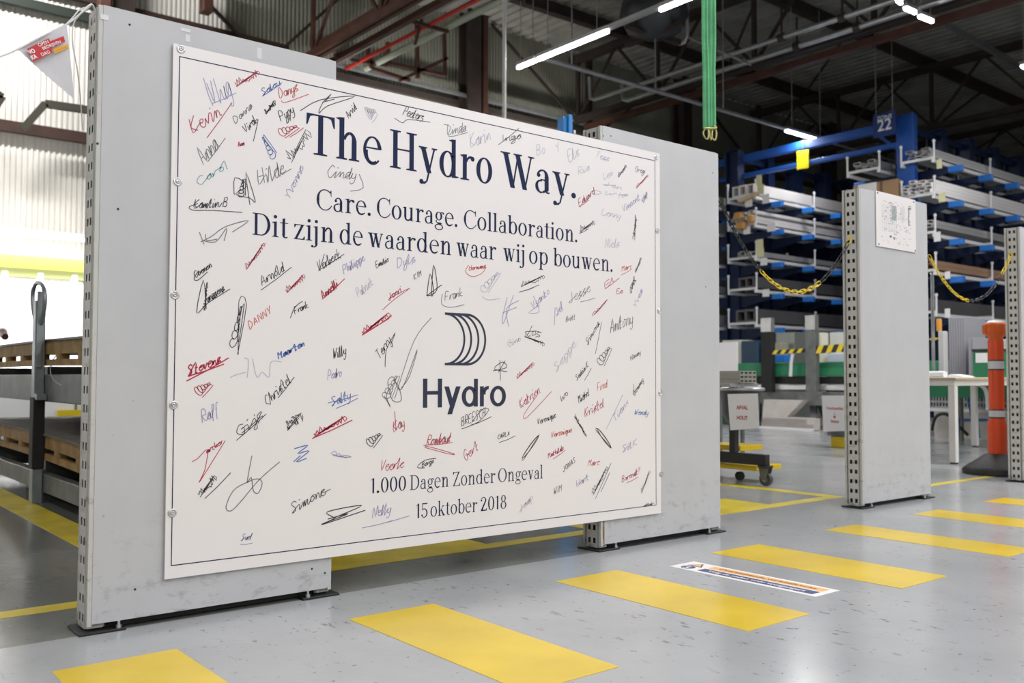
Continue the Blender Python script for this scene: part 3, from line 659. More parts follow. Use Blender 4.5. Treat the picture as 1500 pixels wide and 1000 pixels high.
# ---- handwriting: single-stroke alphabet on a 0..9 grid (baseline 3, x-height 6, ascender 9)
HW = {'a':'46 26 15 14 23 33 45 46 44 53','b':'19 13 25 36 45 44 33 13','c':'46 26 15 14 23 43','d':'46 26 15 14 23 33 45 49 43 53','e':'15 35 46 26 15 14 23 43 54',
'f':'48 39 28 22 21/16 36','g':'46 26 15 14 23 44 46 41 20 11','h':'19 13 25 36 45 43 53','i':'16 13 23/18 28','j':'36 31 20 11/38 37','k':'19 13/46 14 43 53','l':'19 13 23',
'm':'16 13 25 36 33 45 56 53 63','n':'16 13 25 36 45 43 53','o':'26 15 14 23 33 44 45 36 26','p':'16 10/15 26 36 45 44 33 13','q':'46 26 15 23 44 46 40 51','r':'16 13 25 36 46',
's':'46 26 15 24 44 43 23 12','t':'29 23 33 43/16 46','u':'16 14 23 33 45 46 43 53','v':'16 23 46','w':'16 23 36 43 66','x':'16 43/46 13','y':'16 14 23 44 46 41 20 11','z':'16 46 13 43',
'A':'13 39 53/15 45','B':'19 13/19 49 47 16 46 55 54 43 13','C':'58 39 17 15 33 53','D':'19 13 33 55 57 39 19','E':'59 19 13 53/16 46','F':'13 19 59/16 46','G':'58 39 17 15 33 53 56 36',
'H':'19 13/59 53/16 56','I':'29 23','J':'49 44 33 13 14','K':'19 13/59 16 53','L':'19 13 53','M':'13 19 36 59 53','N':'13 19 53 59','O':'39 17 15 33 54 57 39','P':'13 19 49 58 56 16',
'R':'13 19 49 58 56 16 53','S':'58 39 18 27 45 44 33 13','T':'19 59/39 33','V':'19 33 59','W':'19 23 37 43 69','Y':'19 36 59/36 33','Z':'19 59 13 53','U':'19 14 33 54 59','3':'19 49 26 45 43 13',
'(':'39 17 15 33',"'":'29 28','?':'18 39 48 25/23 24'}
def smooth(pts, k=3):
    if len(pts) < 3: return pts
    out = []; P = [pts[0]]+list(pts)+[pts[-1]]
    for i in range(1, len(P)-2):
        p0, p1_, p2_, p3_ = P[i-1:i+3]
        for j in range(k):
            u = j/k; out.append(tuple(.5*((2*b_)+(-a+c)*u+(2*a-5*b_+4*c-d)*u*u+(-a+3*b_-3*c+d)*u**3) for a, b_, c, d in zip(p0, p1_, p2_, p3_)))
    return out+[P[-2]]
SIGN = [0]
def sign(kind, x0, y0, x1, y1, h, col='k', under=None, w=.0023, tail=None):
    """one signature: text or a scribble ('~'), between two points of the board read off in image columns and rows"""
    SIGN[0] += 1; rnd = random.Random(SIGN[0]*17+3); mb = MB()
    a = at_y(x0, y0, YF); b_ = at_y(x1, y1, YF); d = Vector((b_.x-a.x, b_.z-a.z)); L = d.length
    hm = (at_y(x0, y0-h, YF).z-a.z); d.normalize(); n = Vector((-d.y, d.x)); o = Vector((a.x, a.z))
    P = lambda u, v: tuple(o+d*u+n*v)
    strokes = []
    if kind[0] != '~':
        caps = any(c.isupper() or c in 'bdfhklt' for c in kind); sc = hm/6.0; x = 0
        adv = [6.6 if c in 'wWmM' else (3.2 if c in "ilIj'" else (6.2 if c.isupper() else 4.6)) for c in kind]
        k = L/sum(adv)
        prev = None; raw = []
        for c, ad in zip(kind, adv):
            for si, st in enumerate(HW.get(c, '13 46').split('/')):
                pts = [(int(q[0])-1+rnd.uniform(-.3, .3), int(q[1])-3+rnd.uniform(-.35, .35)) for q in st.split()]
                sl = .38; pp = [P((x+u)*k+v*sc*sl, v*sc) for u, v in pts]
                if si == 0 and c.islower() and prev is not None and c not in 'kxz': prev += pp
                else:
                    raw.append(pp)
                    if si == 0: prev = pp
            if c in 'ftBDPTVWFO' or not c.isalpha(): prev = None
            x += ad
        strokes += [smooth(q) for q in raw]
    else:
        typ = kind[1]; pts = []
        if typ == 'z':                                      # dense zigzag with a back stroke
            m = 9
            for i in range(m): pts.append((L*(i+.2)/m, hm*rnd.uniform(.55, 1.0)*(.6+.4*math.sin(i)))); pts.append((L*(i+.5)/m, hm*rnd.uniform(-.05, .3)))
            pts += [(L, hm*.7), (L*.1, hm*.15), (L*.9, hm*.55), (0, 0)]
        elif typ == 'l':                                    # loops
            for i in range(60):
                u = i/59; an = u*math.pi*2*4.5; pts.append((L*(.12+.76*u)+L*.13*math.cos(an), hm*(.5+.45*math.sin(an)*(.6+.4*math.cos(3*u)))))
            pts += [(L, hm*.2), (L*.2, -hm*.15)]
        elif typ == 's':                                    # sweep
            pts = [(0, 0), (L*.2, hm*.9), (L*.28, hm*.1), (L*.4, hm*.7), (L*.5, hm*.2), (L*.62, hm*.6), (L, hm*.75), (L*.4, -hm*.1), (L*.1, -hm*.05), (L*.8, hm*.3)]
        elif typ == 'd':                                    # dense knot
            for i in range(26): pts.append((L*(i/25)*.9+rnd.uniform(-.06, .1)*L, hm*rnd.uniform(0, 1)))
            pts += [(L, hm*.9), (0, hm*.1), (L*.8, hm*.6)]
        elif typ == 'f':                                    # leaf
            for i in range(40): an = i/39*math.pi*5; pts.append((L*(.5+.5*math.cos(an)), hm*(.5+.42*math.sin(an)*(1-.3*i/39))))
            pts += [(0, 0), (L*1.05, hm*.6)]
        strokes.append(smooth([P(u, v) for u, v in pts], 2))
    if under:
        for (ax, ay, cx_, cy_) in under if isinstance(under[0], tuple) else (under,):
            q, r_ = at_y(ax, ay, YF), at_y(cx_, cy_, YF); m_ = ((q.x+r_.x)/2, (q.z+r_.z)/2-.002); strokes.append([(q.x, q.z), m_, (r_.x, r_.z)])
    if tail: strokes.append(smooth([(at_y(*q, YF).x, at_y(*q, YF).z) for q in tail]))
    for s_ in strokes: ribbon(mb, s_, w)
    mb.build('signature', INK[col], board)
def draw(col, *lines, w=.0026):
    mb = MB()
    for ln in lines: ribbon(mb, smooth([(at_y(*q, YF).x, at_y(*q, YF).z) for q in ln], 4), w)
    mb.build('signature', INK[col], board)
sign('Vlug', 312, 155, 342, 136, 30, 'p', tail=[(298, 114), (305, 138), (312, 155)], under=(310, 152, 346, 136))
sign('~z', 346, 127, 382, 112, 12, 'r'); sign('Salou', 385, 140, 412, 123, 9, 'b', (384, 141, 413, 121)); sign('Danys', 410, 144, 438, 131, 13, 'o', tail=[(412, 147), (418, 150), (452, 138)])
sign('~d', 390, 168, 406, 152, 7, 'k'); sign('Kevin', 283, 196, 326, 168, 20, 'r', (303, 202, 340, 150)); sign('Danna', 345, 181, 371, 156, 9, 'g')
sign('Viral', 360, 195, 377, 177, 10, 'k', tail=[(372, 180), (378, 175), (371, 207)]); sign('Ann', 349, 215, 359, 212, 7, 'r'); sign('Pypy', 412, 178, 432, 163, 13, 'k')
sign('~l', 410, 203, 440, 190, 14, 'r', (424, 201, 445, 187)); sign('~z', 427, 238, 458, 200, 20, 'k'); sign('Anna', 298, 240, 322, 214, 22, 'g', (304, 237, 330, 202)); sign('~l', 408, 232, 388, 196, 12, 'b')
sign('Carol', 291, 272, 338, 243, 11, 't'); sign('~l', 357, 292, 361, 262, 10, 'k', tail=[(343, 285), (344, 260), (362, 272), (345, 284), (366, 290), (374, 295), (360, 252), (366, 300)])
sign('Hilde', 380, 271, 420, 252, 20, 'g', (412, 254, 427, 247)); sign('Yvonne', 424, 293, 445, 244, 10, 'p')
sign('Kamtin B', 284, 305, 334, 302, 13, 'k', tail=[(290, 298), (277, 303), (284, 308), (310, 308), (355, 311)])
draw('g', [(292, 340), (299, 358)], [(294, 354), (310, 346), (330, 332), (364, 323), (340, 340)], [(297, 352), (316, 354), (332, 334), (328, 353)], [(301, 343), (303, 352), (318, 350)])
sign('~z', 361, 395, 390, 360, 8, 'r'); sign('Coenen', 286, 407, 311, 390, 9, 'k', tail=[(291, 396), (284, 408), (290, 410), (304, 398)])
sign('anssens', 304, 442, 330, 424, 10, 'k', tail=[(302, 452), (298, 410), (288, 458), (304, 444), (337, 423)]); sign('~z', 300, 455, 306, 415, 5, 'k')
sign('Arnold', 384, 418, 418, 395, 13, 'k', (382, 425, 427, 391)); sign('~z', 420, 429, 449, 410, 13, 'r'); sign('Frank', 432, 460, 452, 449, 9, 'k', tail=[(425, 466), (432, 450), (443, 441)])
sign('~l', 345, 515, 360, 445, 12, 'k', tail=[(349, 519), (350, 440), (361, 446), (348, 519)]); sign('DANNY', 366, 482, 400, 456, 10, 'o'); sign('Maarten', 408, 526, 447, 505, 9, 'b', w=.0034)
sign('Stevens', 276, 550, 325, 530, 14, 'r', ((273, 558, 335, 524), (275, 551, 328, 533)), w=.0036); draw('l', [(358, 524), (364, 528), (362, 553)], [(370, 525), (376, 552), (384, 545), (394, 552), (397, 530), (412, 530)], [(337, 553), (345, 549), (360, 545)])
sign('~l', 290, 583, 314, 567, 17, 'r'); sign('Raff', 297, 619, 322, 605, 17, 'p'); sign('Christel', 392, 594, 428, 557, 14, 'k', (407, 583, 431, 552)); sign('Gijs', 350, 640, 388, 608, 14, 'k', ((346, 645, 390, 606), (354, 634, 380, 612)))
sign('~d', 421, 632, 447, 617, 16, 'k'); sign('arcker', 303, 664, 328, 648, 8, 'r', tail=[(281, 676), (290, 671), (304, 658), (300, 688), (292, 706), (330, 645)]); draw('b', [(431, 657), (451, 652), (436, 664), (453, 660), (434, 676), (449, 671)], [(440, 667), (430, 676)], w=.0032)
sign('~z', 293, 728, 320, 704, 15, 'k', (300, 730, 338, 692)); draw('g', [(369, 667), (362, 706), (368, 699), (371, 718), (378, 722), (384, 708), (378, 701), (362, 706), (342, 718), (331, 742), (338, 748), (352, 735), (380, 702), (410, 676)])
sign('Simone', 428, 752, 478, 722, 15, 'k', (470, 722, 484, 716)); sign('Suel', 353, 791, 369, 789, 9, 'p', (352, 797, 370, 795))
draw('k', [(440, 162), (470, 146), (520, 141), (480, 155), (467, 166), (473, 150), (485, 138)], [(476, 149), (484, 139)], [(472, 150), (490, 145)]); sign('Arvid', 511, 174, 523, 158, 10, 'k'); sign('~l', 541, 178, 555, 172, 22, 'l')
sign('Peeters', 590, 168, 620, 177, 14, 'k', tail=[(578, 173), (590, 180), (598, 175), (630, 179)]); sign('Linda', 655, 197, 684, 192, 14, 'g', tail=[(650, 182), (660, 186), (657, 200), (685, 194)]); sign('Karin', 690, 216, 720, 203, 18, 'l'); sign('Inga', 735, 208, 765, 202, 10, 'k', (730, 212, 760, 188))
sign('Cindy', 478, 258, 523, 262, 16, 'g', tail=[(526, 255), (532, 275), (513, 280)]); sign('Verbeck', 467, 398, 500, 376, 14, 'k', ((466, 396, 504, 372), (468, 395, 475, 372))); sign('Philippe', 504, 401, 535, 380, 11, 'p'); sign('Emilie', 551, 392, 570, 382, 8, 'k')
sign('Dyls', 582, 392, 610, 382, 13, 'p'); sign('KIM', 607, 410, 619, 403, 8, 'g'); draw('k', [(625, 433), (630, 401), (635, 425), (632, 432), (635, 388), (640, 424), (625, 433), (647, 417)], w=.003); sign('Annelli', 473, 438, 497, 417, 11, 'r', ((472, 438, 505, 408),), w=.003)
sign('Patrick', 525, 436, 547, 416, 12, 'l'); sign('Joeri', 570, 440, 590, 425, 9, 'r', tail=[(560, 454), (578, 438), (600, 422), (570, 437)]); sign('~z', 531, 490, 572, 464, 10, 'r', ((530, 491, 574, 462), (535, 486, 570, 466)), w=.0034)
sign('Willy', 488, 525, 508, 517, 14, 'k'); sign('Terry', 556, 526, 574, 498, 12, 'k', tail=[(572, 505), (579, 487), (566, 512), (564, 537)])
draw('g', [(563, 580), (572, 596), (566, 578), (580, 560), (588, 585), (575, 586), (568, 560), (576, 552), (588, 570), (611, 512), (600, 550), (588, 568)], [(578, 584), (606, 500), (632, 465)]); sign('~l', 568, 590, 588, 552, 16, 'g')
sign('Pedro', 480, 556, 501, 550, 13, 'p'); sign('Salty', 486, 595, 515, 582, 13, 'b', ((480, 590, 524, 578), (492, 598, 524, 583))); sign('~z', 460, 640, 508, 617, 12, 'r', ((457, 642, 516, 615),), w=.0034); sign('~l', 541, 658, 562, 640, 16, 'k'); sign('Kay', 577, 632, 594, 622, 14, 'r', tail=[(578, 602), (580, 628)]); sign('~s', 484, 664, 513, 674, 7, 'p')
sign('Veerle', 556, 690, 592, 684, 15, 'r'); sign('Borgo', 618, 684, 636, 677, 7, 'k', tail=[(639, 671), (622, 674), (611, 684), (622, 685)]); sign('Rombaut', 625, 652, 661, 646, 14, 'r', (620, 652, 663, 648), tail=[(622, 653), (640, 657), (666, 665), (655, 664), (622, 655)]); sign('Gert', 681, 675, 702, 657, 14, 'r')
draw('k', [(488, 757), (480, 749), (530, 740), (492, 757), (488, 760), (472, 768), (535, 747)], [(480, 760), (510, 752), (472, 767)], w=.003); sign('Nelly', 545, 758, 573, 750, 15, 'p', ((530, 773, 575, 762), (545, 770, 600, 755)))
sign('BREESCH', 676, 624, 712, 608, 12, 'k', tail=[(676, 628), (700, 618), (716, 600), (706, 600), (690, 622), (720, 610)]); sign('CARLA', 729, 643, 747, 637, 6, 'k', (731, 648, 755, 638)); sign('Hermans', 687, 396, 712, 392, 7, 'o', tail=[(686, 388), (682, 398), (692, 405), (706, 400), (712, 391)])
sign('~l', 708, 434, 735, 402, 14, 'l', tail=[(706, 434), (715, 439), (732, 437)]); sign('~z', 763, 420, 798, 410, 10, 'k', ((760, 428, 790, 417), (762, 427, 782, 421))); sign('Frank', 652, 441, 678, 433, 13, 'g', tail=[(648, 430), (647, 445), (660, 450), (680, 446)])
draw('p', [(743, 435), (736, 465), (738, 472), (752, 432)], [(745, 478), (742, 452), (760, 440)], [(736, 458), (757, 450)]); sign('Vsanto', 780, 453, 806, 428, 10, 'p', tail=[(781, 433), (790, 456), (774, 458), (790, 447)]); sign('Jos', 769, 488, 792, 494, 14, 'k'); sign('~z', 768, 493, 796, 507, 7, 'k'); sign('Gino', 744, 508, 764, 498, 9, 'l')
sign('Jef', 816, 462, 826, 450, 10, 'p', tail=[(813, 450), (812, 476)]); sign('Jesse', 834, 444, 866, 425, 13, 'g', (850, 442, 872, 436)); sign('Britt', 829, 471, 843, 467, 7, 'g'); sign('~s', 867, 463, 891, 441, 4, 'r'); sign('Antony', 894, 487, 928, 472, 18, 'k'); sign('Simons', 861, 505, 879, 473, 8, 'k', (872, 518, 881, 472))
draw('k', [(732, 527), (733, 557)], [(722, 543), (742, 538), (736, 530), (724, 540), (743, 544)], [(730, 545), (740, 528)]); sign('~z', 757, 555, 783, 536, 9, 'r'); sign('Seppe', 815, 545, 845, 503, 12, 'l'); sign('Katrien', 763, 598, 792, 574, 13, 'r', tail=[(786, 580), (768, 606), (772, 611), (808, 573)])
sign('Ivo', 822, 589, 833, 576, 9, 'k'); sign('Veronique', 787, 622, 815, 610, 8, 'k'); sign('Veronique', 807, 641, 838, 632, 8, 'o'); sign('Mathilde', 803, 671, 826, 658, 7, 'r', (810, 672, 828, 659)); sign('~f', 767, 673, 791, 640, 7, 'k'); sign('JONAS', 825, 691, 844, 675, 7, 'k')
sign('Saskia K', 845, 557, 863, 535, 7, 'k', (856, 557, 866, 539)); sign('~l', 880, 540, 898, 512, 16, 'k'); sign('Michel', 848, 590, 864, 577, 10, 'k'); sign('Fred', 875, 573, 890, 566, 11, 'o'); sign('Kristel', 857, 610, 886, 594, 12, 'r'); sign('Tienx', 900, 618, 922, 588, 9, 'p', (888, 628, 912, 578))
sign('Gommy', 929, 580, 943, 556, 7, 'k', tail=[(928, 562), (929, 578)]); sign('Nancy', 924, 528, 939, 517, 6, 'k'); sign('Wendy', 929, 607, 950, 607, 8, 'b'); sign('~d', 841, 610, 856, 640, 5, 'k'); sign('~f', 873, 630, 893, 658, 7, 'k'); sign('SilK', 912, 662, 935, 650, 9, 'p'); sign('Marc', 861, 682, 879, 680, 9, 'o')
sign('Hart', 845, 713, 863, 701, 9, 'p'); sign('~z', 869, 725, 892, 688, 10, 'k', ((872, 730, 895, 678), (880, 720, 893, 692))); sign('WIM', 811, 724, 824, 718, 9, 'g'); sign('Barendt?', 911, 706, 938, 692, 8, 'r', (918, 707, 935, 698)); sign('~z', 940, 722, 953, 692, 6, 'g'); sign('Jul', 944, 741, 957, 738, 4, 'k', (943, 740, 958, 737)); sign('Jaap', 762, 750, 782, 729, 9, 'l')
sign('~z', 906, 260, 919, 246, 7, 'k'); sign('Gregi', 930, 251, 946, 254, 8, 'g'); sign('~z', 932, 276, 950, 259, 5, 'r'); sign('Vincent', 913, 311, 938, 291, 9, 'p'); sign('~d', 943, 298, 951, 287, 9, 'p'); sign('~d', 930, 352, 934, 318, 6, 'k'); sign('Eduard', 849, 302, 872, 282, 9, 'r', (848, 303, 862, 293)); sign('Lenny', 881, 314, 910, 320, 9, 'l')
sign('~z', 850, 340, 872, 331, 11, 'k', (848, 342, 862, 335)); sign('Niels', 886, 363, 908, 361, 13, 'l'); sign('Marc', 911, 397, 926, 392, 7, 'o', (909, 403, 925, 394)); sign('El', 887, 422, 903, 408, 7, 'r', (886, 423, 907, 407)); sign('Ee', 903, 430, 913, 429, 7, 'r'); sign('~z', 931, 400, 941, 380, 6, 'k'); sign('~d', 925, 430, 933, 408, 8, 'k'); sign('Yves', 931, 452, 942, 424, 7, 'p')
for a_ in (('Bo', 786, 228, 800, 224, 14), ('Y', 816, 224, 823, 218, 12), ('Els', 833, 236, 850, 226, 14), ('Ria', 848, 256, 865, 248, 10), ('Tess', 872, 230, 893, 236, 9), ('Leo', 884, 263, 899, 256, 9), ('Jan', 885, 271, 912, 278, 6), ('Dirk', 868, 284, 920, 287, 5), ('Tom', 905, 292, 922, 286, 6)): sign(*a_, 'l')
# ------------------------------------------------------------------ flat text on other things (built-in sans font turned into mesh)
def text_mesh(name, txt, size, m, parent, loc, xdir, ydir, squash=1.0, bold=0.0, align='CENTER'):
    cu = bpy.data.curves.new(name, 'FONT'); cu.body = txt; cu.size = size; cu.align_x = align; cu.align_y = 'CENTER'; cu.offset = bold
    to = bpy.data.objects.new('tmp_text', cu); COL.objects.link(to)
    dg = bpy.context.evaluated_depsgraph_get(); me = bpy.data.meshes.new_from_object(to.evaluated_get(dg))
    bpy.data.objects.remove(to); xd, yd = Vector(xdir).normalized(), Vector(ydir).normalized(); zd = xd.cross(yd)
    mtx = Matrix((xd*squash, yd, zd)).transposed().to_4x4(); off = ROOTLOC.get(parent.name, Vector((0, 0, 0))); mtx.translation = Vector(loc)-off
    me.transform(mtx); me.materials.clear(); me.materials.append(m); me.name = name
    o = bpy.data.objects.new(name, me); COL.objects.link(o); o.parent = parent; return o
def quad3(name, m, parent, pts, th=.0006, nrm=None):
    pts = [Vector(p) for p in pts]; n = nrm and Vector(nrm) or (pts[1]-pts[0]).cross(pts[2]-pts[0]).normalized(); k = len(pts)
    return MB().add(pts+[p-n*th for p in pts], [tuple(range(k)), tuple(range(2*k-1, k-1, -1))]+[(i, i+k, (i+1) % k+k, (i+1) % k) for i in range(k)]).build(name, m, parent)

# ---- floor sticker with warning
NAVYS = mat('sticker_navy', (.03, .045, .16), .35); ORS = mat('sticker_orange', (.85, .45, .14), .35); STW = mat('sticker_white', (.82, .80, .80), .35)
st = thing('floor_sticker', (2.72, 2.02, 0), 'long white floor sticker with orange and blue text bars between two yellow stripes', 'sticker')
sx0, sx1, sy0, sy1 = 2.645, 2.785, 1.715, 2.33
MB().box(sx0, sx1, sy0, sy1, 0, .0008).build('sticker_sheet', STW, st)
MB().box(2.722, 2.768, 1.74, 2.215, .0008, .001).build('orange_bar', ORS, st)
MB().box(2.664, 2.712, 1.74, 2.215, .0008, .001).build('blue_bar', NAVYS, st)
MB().lathe((2.684, 2.272, .0008), [(.027, 0), (.027, .0003)], 20).build('round_symbol', NAVYS, st)
MB().prism([(2.715, 2.30), (2.715, 2.235), (2.768, 2.268)], 2, .0008, .0011).build('triangle_symbol', mat('sticker_black', (.05, .04, .03), .4), st)
MB().prism([(2.721, 2.29), (2.721, 2.246), (2.757, 2.268)], 2, .0011, .0013).build('triangle_fill', ORS, st)
mn = MB(); mn.box(2.672, 2.69, 2.266, 2.278, .0012, .0014).box(2.692, 2.70, 2.268, 2.276, .0012, .0014).box(2.664, 2.673, 2.262, 2.267, .0012, .0014).box(2.664, 2.673, 2.277, 2.282, .0012, .0014)
mn.build('walking_figure', STW, st)
text_mesh('orange_bar_text', 'Overstekende vorkheftrucks', .030, mat('sticker_brown', (.16, .07, .04), .4), st, (2.745, 1.975, .0013), (0, -1, 0), (1, 0, 0), 1.15, .0006)
text_mesh('blue_bar_text', 'Volg de paden voor voetgangers', .030, STW, st, (2.688, 1.98, .0013), (0, -1, 0), (1, 0, 0), 1.02, .0006)

# ---- bunting pennant and string at the first panel
FABRIC = mat('pennant_fabric', (.62, .62, .65), .8); RED_ = mat('pennant_red', (.52, .03, .04), .6); ORA = mat('pennant_orange', (.75, .38, .02), .6)
YP = 2.74
pn = thing('pennant', at_y(66, 60, YP), 'white triangular pennant with a red print on a string at the top left', 'pennant')
A_, B_, C_ = at_y(26, 72, YP), at_y(97, 36, YP), at_y(109, 145, YP)
vs = []; fs = []; N = 8
for i in range(N+1):
    for j in range(N+1-i):
        u, v = j/N, i/N; p = A_.lerp(B_, u)+(C_-A_)*v; p.y += .006*math.sin(5*u+3*v); vs.append(p)
idx = {}; k = 0
for i in range(N+1):
    for j in range(N+1-i): idx[(i, j)] = k; k += 1
for i in range(N):
    for j in range(N-i):
        fs.append((idx[(i, j)], idx[(i, j+1)], idx[(i+1, j)]))
        if j < N-i-1: fs.append((idx[(i, j+1)], idx[(i+1, j+1)], idx[(i+1, j)]))
b = MB().add(vs+[v+Vector((0, .0008, 0)) for v in vs], fs+[tuple(q+len(vs) for q in f[::-1]) for f in fs]); b.build('pennant_cloth', FABRIC, pn)
def onp(px, py, dy=-.008): p = at_y(px, py, YP); p.y += dy; return p
rp = [(38.5, 72.5), (70, 57), (72.5, 61.5), (92, 54), (94.5, 62), (74.5, 71.5), (75.5, 78.5), (48, 92)]
MB().add([onp(*q) for q in rp], [(7, 0, 1, 2, 5, 6), (5, 2, 3, 4)]).build('red_print', RED_, pn)
MB().add([onp(*q) for q in ((77, 73), (98, 66), (99.5, 71.5), (79, 79.5))], [(0, 1, 2, 3)]).build('orange_print', ORA, pn)
xd = (onp(92, 54)-onp(71, 62)); xd.y = 0; zd_ = Vector((-xd.z, 0, xd.x)); PW = mat('pennant_white', (.85, .83, .83), .7)
for t_, px, py, s_ in (('OPEN', 62.5, 65, .0125), ('BEDRIJVEN', 74.5, 67.5, .0115), ('DAG', 65.5, 79.5, .0125)): text_mesh('print_text', t_, s_, PW, pn, onp(px, py, -.0092), xd, zd_, .95 if len(t_) < 6 else 1.0, .0001)
for t_, px, py in (('VO', 45.5, 77), ('KA', 48.5, 85)): text_mesh('print_text', t_, .015, PW, pn, onp(px, py, -.0092), xd, zd_, .8, .0006)
text_mesh('print_text', 'Ontdek wat je niet kent', .0035, RED_, pn, onp(88, 73, -.0092), xd, zd_, 1, 0)
cord = MB(); cpts = [at_y(-30, 90, YP), at_y(0, 83, YP), at_y(26, 72, YP), at_y(60, 54, YP), at_y(97, 36, YP), at_y(118, 20, YP), at_y(134, 6, YP), Vector((.712, 2.76, 1.737)), Vector((.75, 2.76, 1.738))]
cord.tube(smooth([tuple(c) for c in cpts]), .0028, 5)
cord.tube([tuple(at_y(x, y, YP+.004)) for x, y in ((97, 36), (108, 24), (116, 14), (134, 8))], .002, 5)
single(cord, 'bunting_cord', mat('cord_white', (.72, .72, .72), .7), at_y(97, 36, YP), 'white cord holding the pennant, tied to the top of the first panel', 'cord')
cord = MB(); cord.tube(smooth([tuple(at_y(x, y, 2.79)) for x, y in ((134, 8), (110, 30), (106, 60), (113, 100), (118, 145), (121, 190))]), .0018, 5)
single(cord, 'loose_ribbon', mat('ribbon_clear', (.7, .66, .64), .5), at_y(110, 60, 2.79), 'thin loose ribbon end dangling beside the pennant', 'ribbon')

# ---- green lifting sling
GREEN = mat('sling_green', (.11, .40, .19), .75, noise=.2, nscale=14, bump=.3, bscale=120)
D_ = 4.4; base = Vector((0, 0, CH))+ray(1039, 188)*D_; HK = mat('hook_brass', (.42, .40, .16), .35, .7)
sg = thing('lifting_sling', base, 'green webbing sling with two brass hooks hanging from the roof at the top centre', 'sling')
rt = Vector((sy, -cy, 0)); fwd = Vector((cy, sy, 0))
for k, off in enumerate((-.013, .017)):
    b = MB(); vs = []; n = 40
    for i in range(n+1):
        z = 7.6+(base.z-7.6)*i/n; wv = .0035*math.sin(i*1.1+k*2); c = base+rt*(off*(1+.25*(i < n-2))+wv*.3-.008*(1-i/n)); c.z = z
        hw = .0165
        for s_ in (-hw, -hw*.5, 0, hw*.5, hw): vs.append(c+rt*s_+fwd*(.004*k+.004*math.cos(s_*300)+wv))
    fs = [(i*5+j, (i+1)*5+j, (i+1)*5+j+1, i*5+j+1) for i in range(n) for j in range(4)]
    m_ = len(vs); b.add(vs+[v+fwd*.004 for v in vs], fs+[tuple(q+m_ for q in f[::-1]) for f in fs]+[(i*5, i*5+m_, (i+1)*5+m_, (i+1)*5) for i in range(n)]+[(i*5+4, (i+1)*5+4, (i+1)*5+4+m_, i*5+4+m_) for i in range(n)])
    b.build('webbing_strap', GREEN, sg)
    lb = MB()
    for q in (26, 27.2, 29, 31.5, 35): 
        z = 7.6+(base.z-7.6)*q/n; c = base+rt*(off*1.2); lb.add([c+rt*-.013-fwd*.004, c+rt*.013-fwd*.004, c+rt*.013-fwd*.004+Vector((0, 0, .005)), c+rt*-.013-fwd*.004+Vector((0, 0, .005))], [(0, 1, 2, 3)]); 
        for v in range(len(lb.v)-4, len(lb.v)): lb.v[v] = (lb.v[v][0], lb.v[v][1], lb.v[v][2]-base.z+z)
    lb.build('stitching', mat('stitch_dark', (.01, .12, .05), .8), sg)
for k, off in enumerate((-.016, .008, .024)):
    c = base+rt*off-Vector((0, 0, .018)); hk = [c+rt*(.0135*math.cos(a))*(1 if k != 1 else .5)+fwd*(.008*k)+Vector((0, 0, .026*math.sin(a)+.006*math.sin(2*a)-.006)) for a in [math.pi*2*i/16 for i in range(16)]]
    MB().tube(hk, .0042, 6, True).build('hook_link', HK, sg)
MB().tube([base-rt*.028, base+rt*.034], .006, 8).tube([base+rt*.02+Vector((0, 0, .012)), base+rt*.036+Vector((0, 0, .002))], .005, 6).build('hook_pin', HK, sg)

# ---- chains between panels
def chain(name, pts_px, Y_, seg, lb, pitch=.036):
    a, c, m_ = at_y(*pts_px[0], Y_), at_y(*pts_px[1], Y_), at_y(*pts_px[2], Y_)
    t = thing(name, a, lb, 'chain', 'yellow and black plastic chains')
    # parabola through ends and low point
    L = c.x-a.x; f = lambda x: a.z+(c.z-a.z)*(x/L)-K*x*(L-x)
    xm = m_.x-a.x; K = (a.z+(c.z-a.z)*xm/L-m_.z)/(xm*(L-xm))
    ml = MB(); r = .0024*pitch/.036; hl, hw = pitch*.68, pitch*.27; pts = []
    for s_ in range(16):
        an = 2*math.pi*s_/16; x = math.cos(an)*hw+(hl-hw)*(1 if math.cos(an) > 0 else -1); pts.append((x, math.sin(an)*hw, 0))
    ml.tube(pts, r, 5, True)
    proto = {}
    x = 0; i = 0
    while x < L:
        sl = (f(min(x+.002, L))-f(x))/.002; ds = pitch/math.sqrt(1+sl*sl); xc = x+ds/2; slc = (f(xc+.001)-f(xc-.001))/.002
        px_frac = xc/L; col = 'b'
        for u0, u1, cc in seg:
            if u0 <= px_frac < u1: col = cc
        loc = (xc, 0, f(xc)-a.z); rot = (math.radians(90 if i % 2 else 10), 0, 0)
        R = Matrix.Rotation(-math.atan(slc), 4, 'Y') @ Matrix.Rotation(math.radians(80 if i % 2 else 8)+math.pi/2*0, 4, 'X')
        if col not in proto: proto[col] = ml.build('chain_link', CHAINY if col == 'y' else CHAINB, t, local=True, label=None); o = proto[col]
        else: o = share('chain_link', proto[col], t, (0, 0, 0))
        o.matrix_local = Matrix.Translation(loc) @ R
        x += ds; i += 1
    return t
chain('barrier_chain', ((1052, 288), (1251, 337), (1178, 426)), 2.75, ((0, .27, 'b'), (.27, .72, 'y'), (.72, .955, 'b'), (.955, 1.1, 'y')), 'yellow and black plastic chain between the second and third grey panels')
chain('barrier_chain', ((1361, 374), (1487, 356), (1412, 438)), 2.75, ((0, .42, 'y'), (.42, .83, 'b'), (.83, 1.1, 'y')), 'yellow and black plastic chain between the third panel and the rightmost panel')

